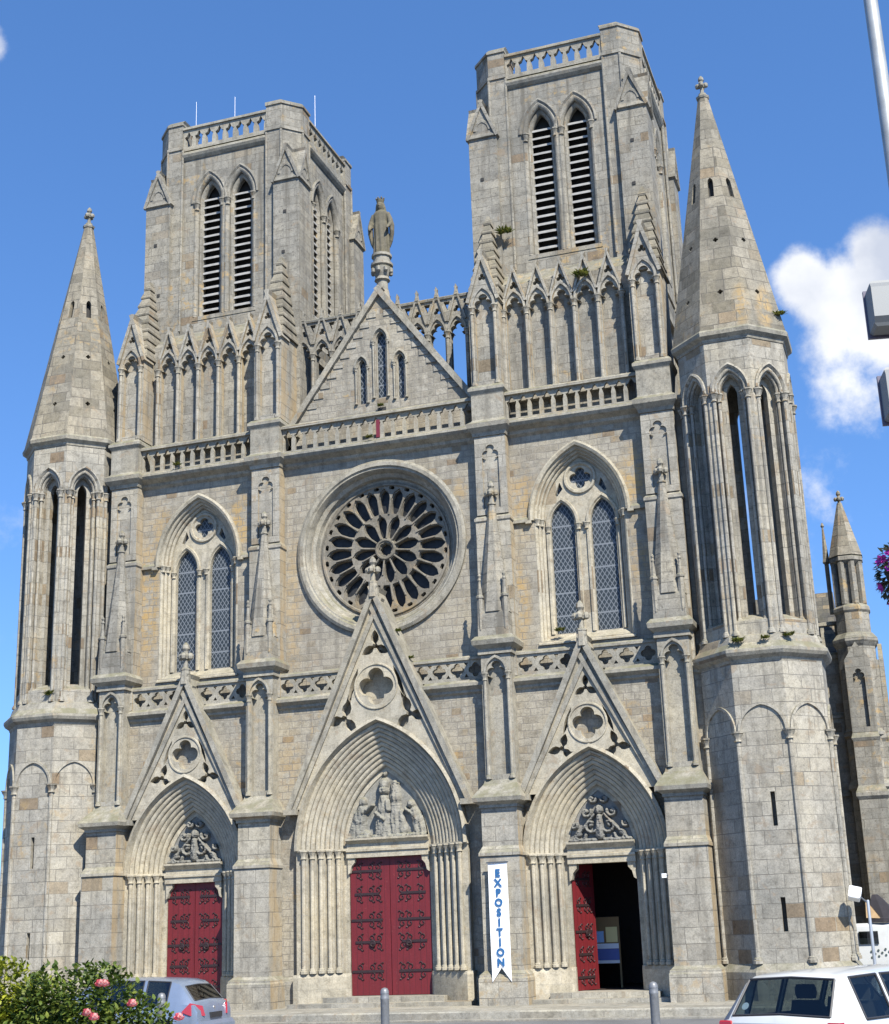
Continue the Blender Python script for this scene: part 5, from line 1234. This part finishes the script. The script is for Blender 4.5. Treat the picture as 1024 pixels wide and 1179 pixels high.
# ------------------------------------------------------------------ plants
def leafmat(name, c0, c1, c2):
    k = NT(name); g = k.n('NewGeometry'); ob = k.n('TexCoord').outputs['Object']
    c = k.ramp(g.outputs['Random Per Island'], [(0, c0), (.55, c1), (1, c2)])
    c = k.mix(1, c, k.ramp(k.noise(ob, 4, 3), [(.3, .7), (.7, 1.25)]), 'MULTIPLY')
    k.link(c, k.b.inputs['Base Color']); k.b.inputs['Roughness'].default_value = .5; k.b.inputs['Specular IOR Level'].default_value = .35
    t = k.t; tr = k.n('BsdfTranslucent'); k.link(c, tr.inputs[0]); mx = k.n('MixShader'); mx.inputs[0].default_value = .3
    k.link(k.b.outputs[0], mx.inputs[1]); k.link(tr.outputs[0], mx.inputs[2]); k.link(mx.outputs[0], t.nodes['Material Output'].inputs[0])
    return k.m
def leaf_geo(mb, p, d, up, ln, wd, bend=.25):
    d = d.normalized(); s_ = d.cross(up)
    if s_.length < .05: s_ = Vector((1, 0, 0))
    s_.normalize(); n_ = s_.cross(d); a = p; m = p+d*ln*.5+n_*ln*.06; e_ = p+d*ln-n_*ln*bend
    mb.add([tuple(a), tuple(p+d*ln*.35+s_*wd*.5), tuple(p+d*ln*.72+s_*wd*.36-n_*ln*bend*.4), tuple(e_), tuple(p+d*ln*.72-s_*wd*.36-n_*ln*bend*.4), tuple(p+d*ln*.35-s_*wd*.5), tuple(m-n_*ln*.08)],
           [(0, 6, 1), (1, 6, 2), (2, 6, 3), (3, 6, 4), (4, 6, 5), (5, 6, 0)])
def rvec(r): 
    while True:
        v = Vector((r.uniform(-1, 1), r.uniform(-1, 1), r.uniform(-1, 1)))
        if .05 < v.length < 1: return v.normalized()
def bush(loc, label, clumps, nleaf, mat, ln, seed, group=None):
    r = random.Random(seed); root = empty('rose_bush', loc, label, 'rose bush', group)
    mb = MB()
    for i in range(nleaf):
        c, rad = r.choices(clumps, weights=[q[1]**2 for q in clumps])[0]
        u = rvec(r); q = Vector(c)+u*(rad*(r.random()**.3))
        if noise.noise(q*5+Vector((seed, 0, 0))) < -.38: continue
        if q.z < -.05: continue
        d = (u*.7+rvec(r)*.8+Vector((0, 0, .25))); leaf_geo(mb, q, d, Vector((0, 0, 1)), ln*r.uniform(.6, 1.25), ln*.62*r.uniform(.7, 1.2))
    mb.build('foliage', mat, root)
    st_ = MB()
    for i in range(16):
        c, rad = r.choice(clumps); a = Vector((r.uniform(-.15, .15), r.uniform(-.15, .15), 0)); b = Vector(c)+rvec(r)*rad*.8
        st_.tube([a, (a+b)/2+Vector((0, 0, .1)), b], [.014, .011, .005], 5)
    st_.build('stems', simple('green_brown_stem', (.09, .08, .03), .8), root)
    return root
def rose_flower(root, p, s, mat, seed):
    r = random.Random(seed); mb = MB()
    for layer, n_, tilt in ((.3, 5, 1.4), (.6, 6, 1.25), (.9, 7, 1.0), (1.1, 7, .5)):
        for i in range(n_):
            a = 2*math.pi*(i+r.random()*.4)/n_; d = Vector((math.cos(a), math.sin(a), math.tan(tilt)*.6)).normalized()
            leaf_geo(mb, Vector(p)+d*s*.08*layer, d, Vector((0, 0, 1)), s*.55*(.6+.4*layer), s*.55*layer+.2*s, -.15)
    mb.v = [(x, y, p[2]+(z-p[2])*1.7) for x, y, z in mb.v]; return mb.build('rose', mat, root)
M_LY = leafmat('yellow_green_leaf', (.10, .13, .008), (.19, .22, .015), (.30, .30, .03)); M_LG = leafmat('rose_leaf', (.035, .062, .010), (.085, .125, .018), (.16, .19, .03))
M_PINK = leafmat('pink_petal', (.62, .06, .09), (.75, .22, .24), (.85, .55, .48)); M_MAG = leafmat('magenta_petal', (.45, .02, .30), (.62, .05, .45), (.7, .15, .55))
g0 = gz(0, -26.4)
b1 = bush((6.95, -26.2, g0+.11), 'yellow-green leafy bush at the lower left corner', [((-.35, 0, 1.30), .33), ((-.02, -.05, 1.34), .32), ((.25, .05, 1.22), .30), ((-.2, .1, .95), .42), ((.2, -.1, .9), .42), ((-.68, .1, 1.2), .36), ((-.1, -.2, .6), .42)], 22000, M_LY, .045, 1)
b2 = bush((7.87, -26.55, g0+.13), 'dark green rose bush with pink blooms beside the silver hatchback', [((-.28, .1, 1.27), .33), ((.08, 0, 1.25), .34), ((.36, 0, 1.06), .32), ((.48, .05, .92), .26), ((0, -.1, .8), .5), ((.35, -.1, .6), .5), ((-.45, .0, .8), .45), ((-.5, .2, 1.2), .25)], 19000, M_LG, .050, 2)
for i, (px, py, Y) in enumerate(((115, 1137, -27.0), (152, 1160, -27.05), (100, 1171, -27.1), (108, 1176, -27.12), (206, 1176, -27.0), (120, 1137, -26.98))):
    d = (fwd + rt*((px-512)/FPX) - upv*((py-589.5)/FPX)); p = CAMP + d*((Y-CAMP.y)/d.y)
    rose_flower(b2, p-b2.location, .066, M_PINK, i)
hb = empty('flower_basket', (13.80, -26.95, 4.02), 'hanging basket of magenta petunias on the street lamp column', 'flower basket')
mb = MB(); mb.lathe([(.03, -.20), (.12, -.17), (.17, -.06), (.18, .02), (.165, .02), (.10, -.1)], 0, 0, 16); mb.build('basket', simple('brown_wicker', (.08, .05, .03), .9), hb)
mb = MB(); mb.tube([(.17, 0, .02), (.2, 0, .3), (.2, 0, .5)], .008, 5); mb.box(.12, .22, -.012, .012, .48, .51); mb.build('hook', M_LEAD, hb)
r = random.Random(4); mb = MB(); fl = MB()
for i in range(900):
    u = rvec(r); p = Vector((u.x*.2, u.y*.2, u.z*.16+.02-.12*(abs(u.x)+abs(u.y))*r.random())); leaf_geo(mb, p, u+rvec(r)*.6, Vector((0, 0, 1)), .05, .028)
for i in range(46):
    u = rvec(r); p = Vector((u.x*.22, u.y*.22, u.z*.18-.14*r.random()))
    for j in range(5):
        a = 2*math.pi*j/5; t1 = u.cross(Vector((0, 0, 1.01))).normalized(); t2 = u.cross(t1); leaf_geo(fl, p, t1*math.cos(a)+t2*math.sin(a)+u*.5, u, .042, .042, -.1)
    fl.build('petunia', M_MAG, hb); fl = MB()
mb.build('foliage', leafmat('petunia_leaf', (.04, .05, .025), (.08, .09, .05), (.14, .14, .10)), hb)
M_WEED = leafmat('weed_leaf', (.05, .07, .012), (.11, .13, .02), (.20, .18, .04))
def weed(loc, s, lab, seed):
    r = random.Random(seed); root = empty('weed_tuft', loc, lab, 'weeds'); mb = MB()
    for i in range(int(70+s*120)):
        a = r.uniform(0, 6.28); d = Vector((math.cos(a)*.8, math.sin(a)*.8-.25, r.uniform(.35, 1.3))); p = Vector((r.uniform(-1, 1)*s*.4, r.uniform(-.3, .1)*s, r.uniform(0, .2)*s)); leaf_geo(mb, p, d, Vector((0, 0, 1)), s*r.uniform(.25, .6), s*.13)
    mb.build('leaves', M_WEED, root)
for i, (loc, s, lab) in enumerate((((6.2, .02, 19.45), .42, 'bushy weed tuft between the arcade gables of the right tower'), ((3.85, .72, 21.6), .40, 'weeds hanging by the left stepped cap of the right tower'), ((-.15, -.33, 15.47), .22, 'small weed on the cornice above the rose window'), ((5.0, .0, 9.42), .25, 'weed under the sill of the right lancet window'),
        ((9.75, -1.42, 8.42), .28, 'weed on the left of the right turret moulding'), ((10.4, -1.42, 8.45), .22, 'weed in the middle of the right turret moulding'), ((10.95, -1.2, 8.5), .26, 'weed at the right end of the right turret moulding'), ((11.5, -.5, 17.1), .30, 'weed on the eaves of the right spire'), ((.62, -.5, 9.75), .22, 'weed beside the central portal gable coping'), ((.95, -.45, 9.0), .2, 'weed low on the central gable coping'), ((0, GY-.1, 16.6), .2, 'weed by the drain hole under the three small lancets'), ((-9.75, -1.2, 8.8), .3, 'dark weed on the left stair turret ledge'), ((-6.3, -.34, 15.5), .25, 'weeds on the balustrade under the left tower'))):
    weed(loc, s, lab, i)
# small spotlight on the outer right buttress
sp = empty('spotlight', (7.53, -1.3, 3.05), 'tiny white spotlight fixed to the buttress right of the open door', 'spotlight')
mb = MB(); mb.box(-.09, .02, -.03, .03, -.05, .05); mb.build('housing', simple('white_enamel', (.75, .75, .73), .4), sp)
mb = MB(); mb.box(.02, .06, -.015, .015, -.015, .015); mb.build('bracket', M_LEAD, sp)
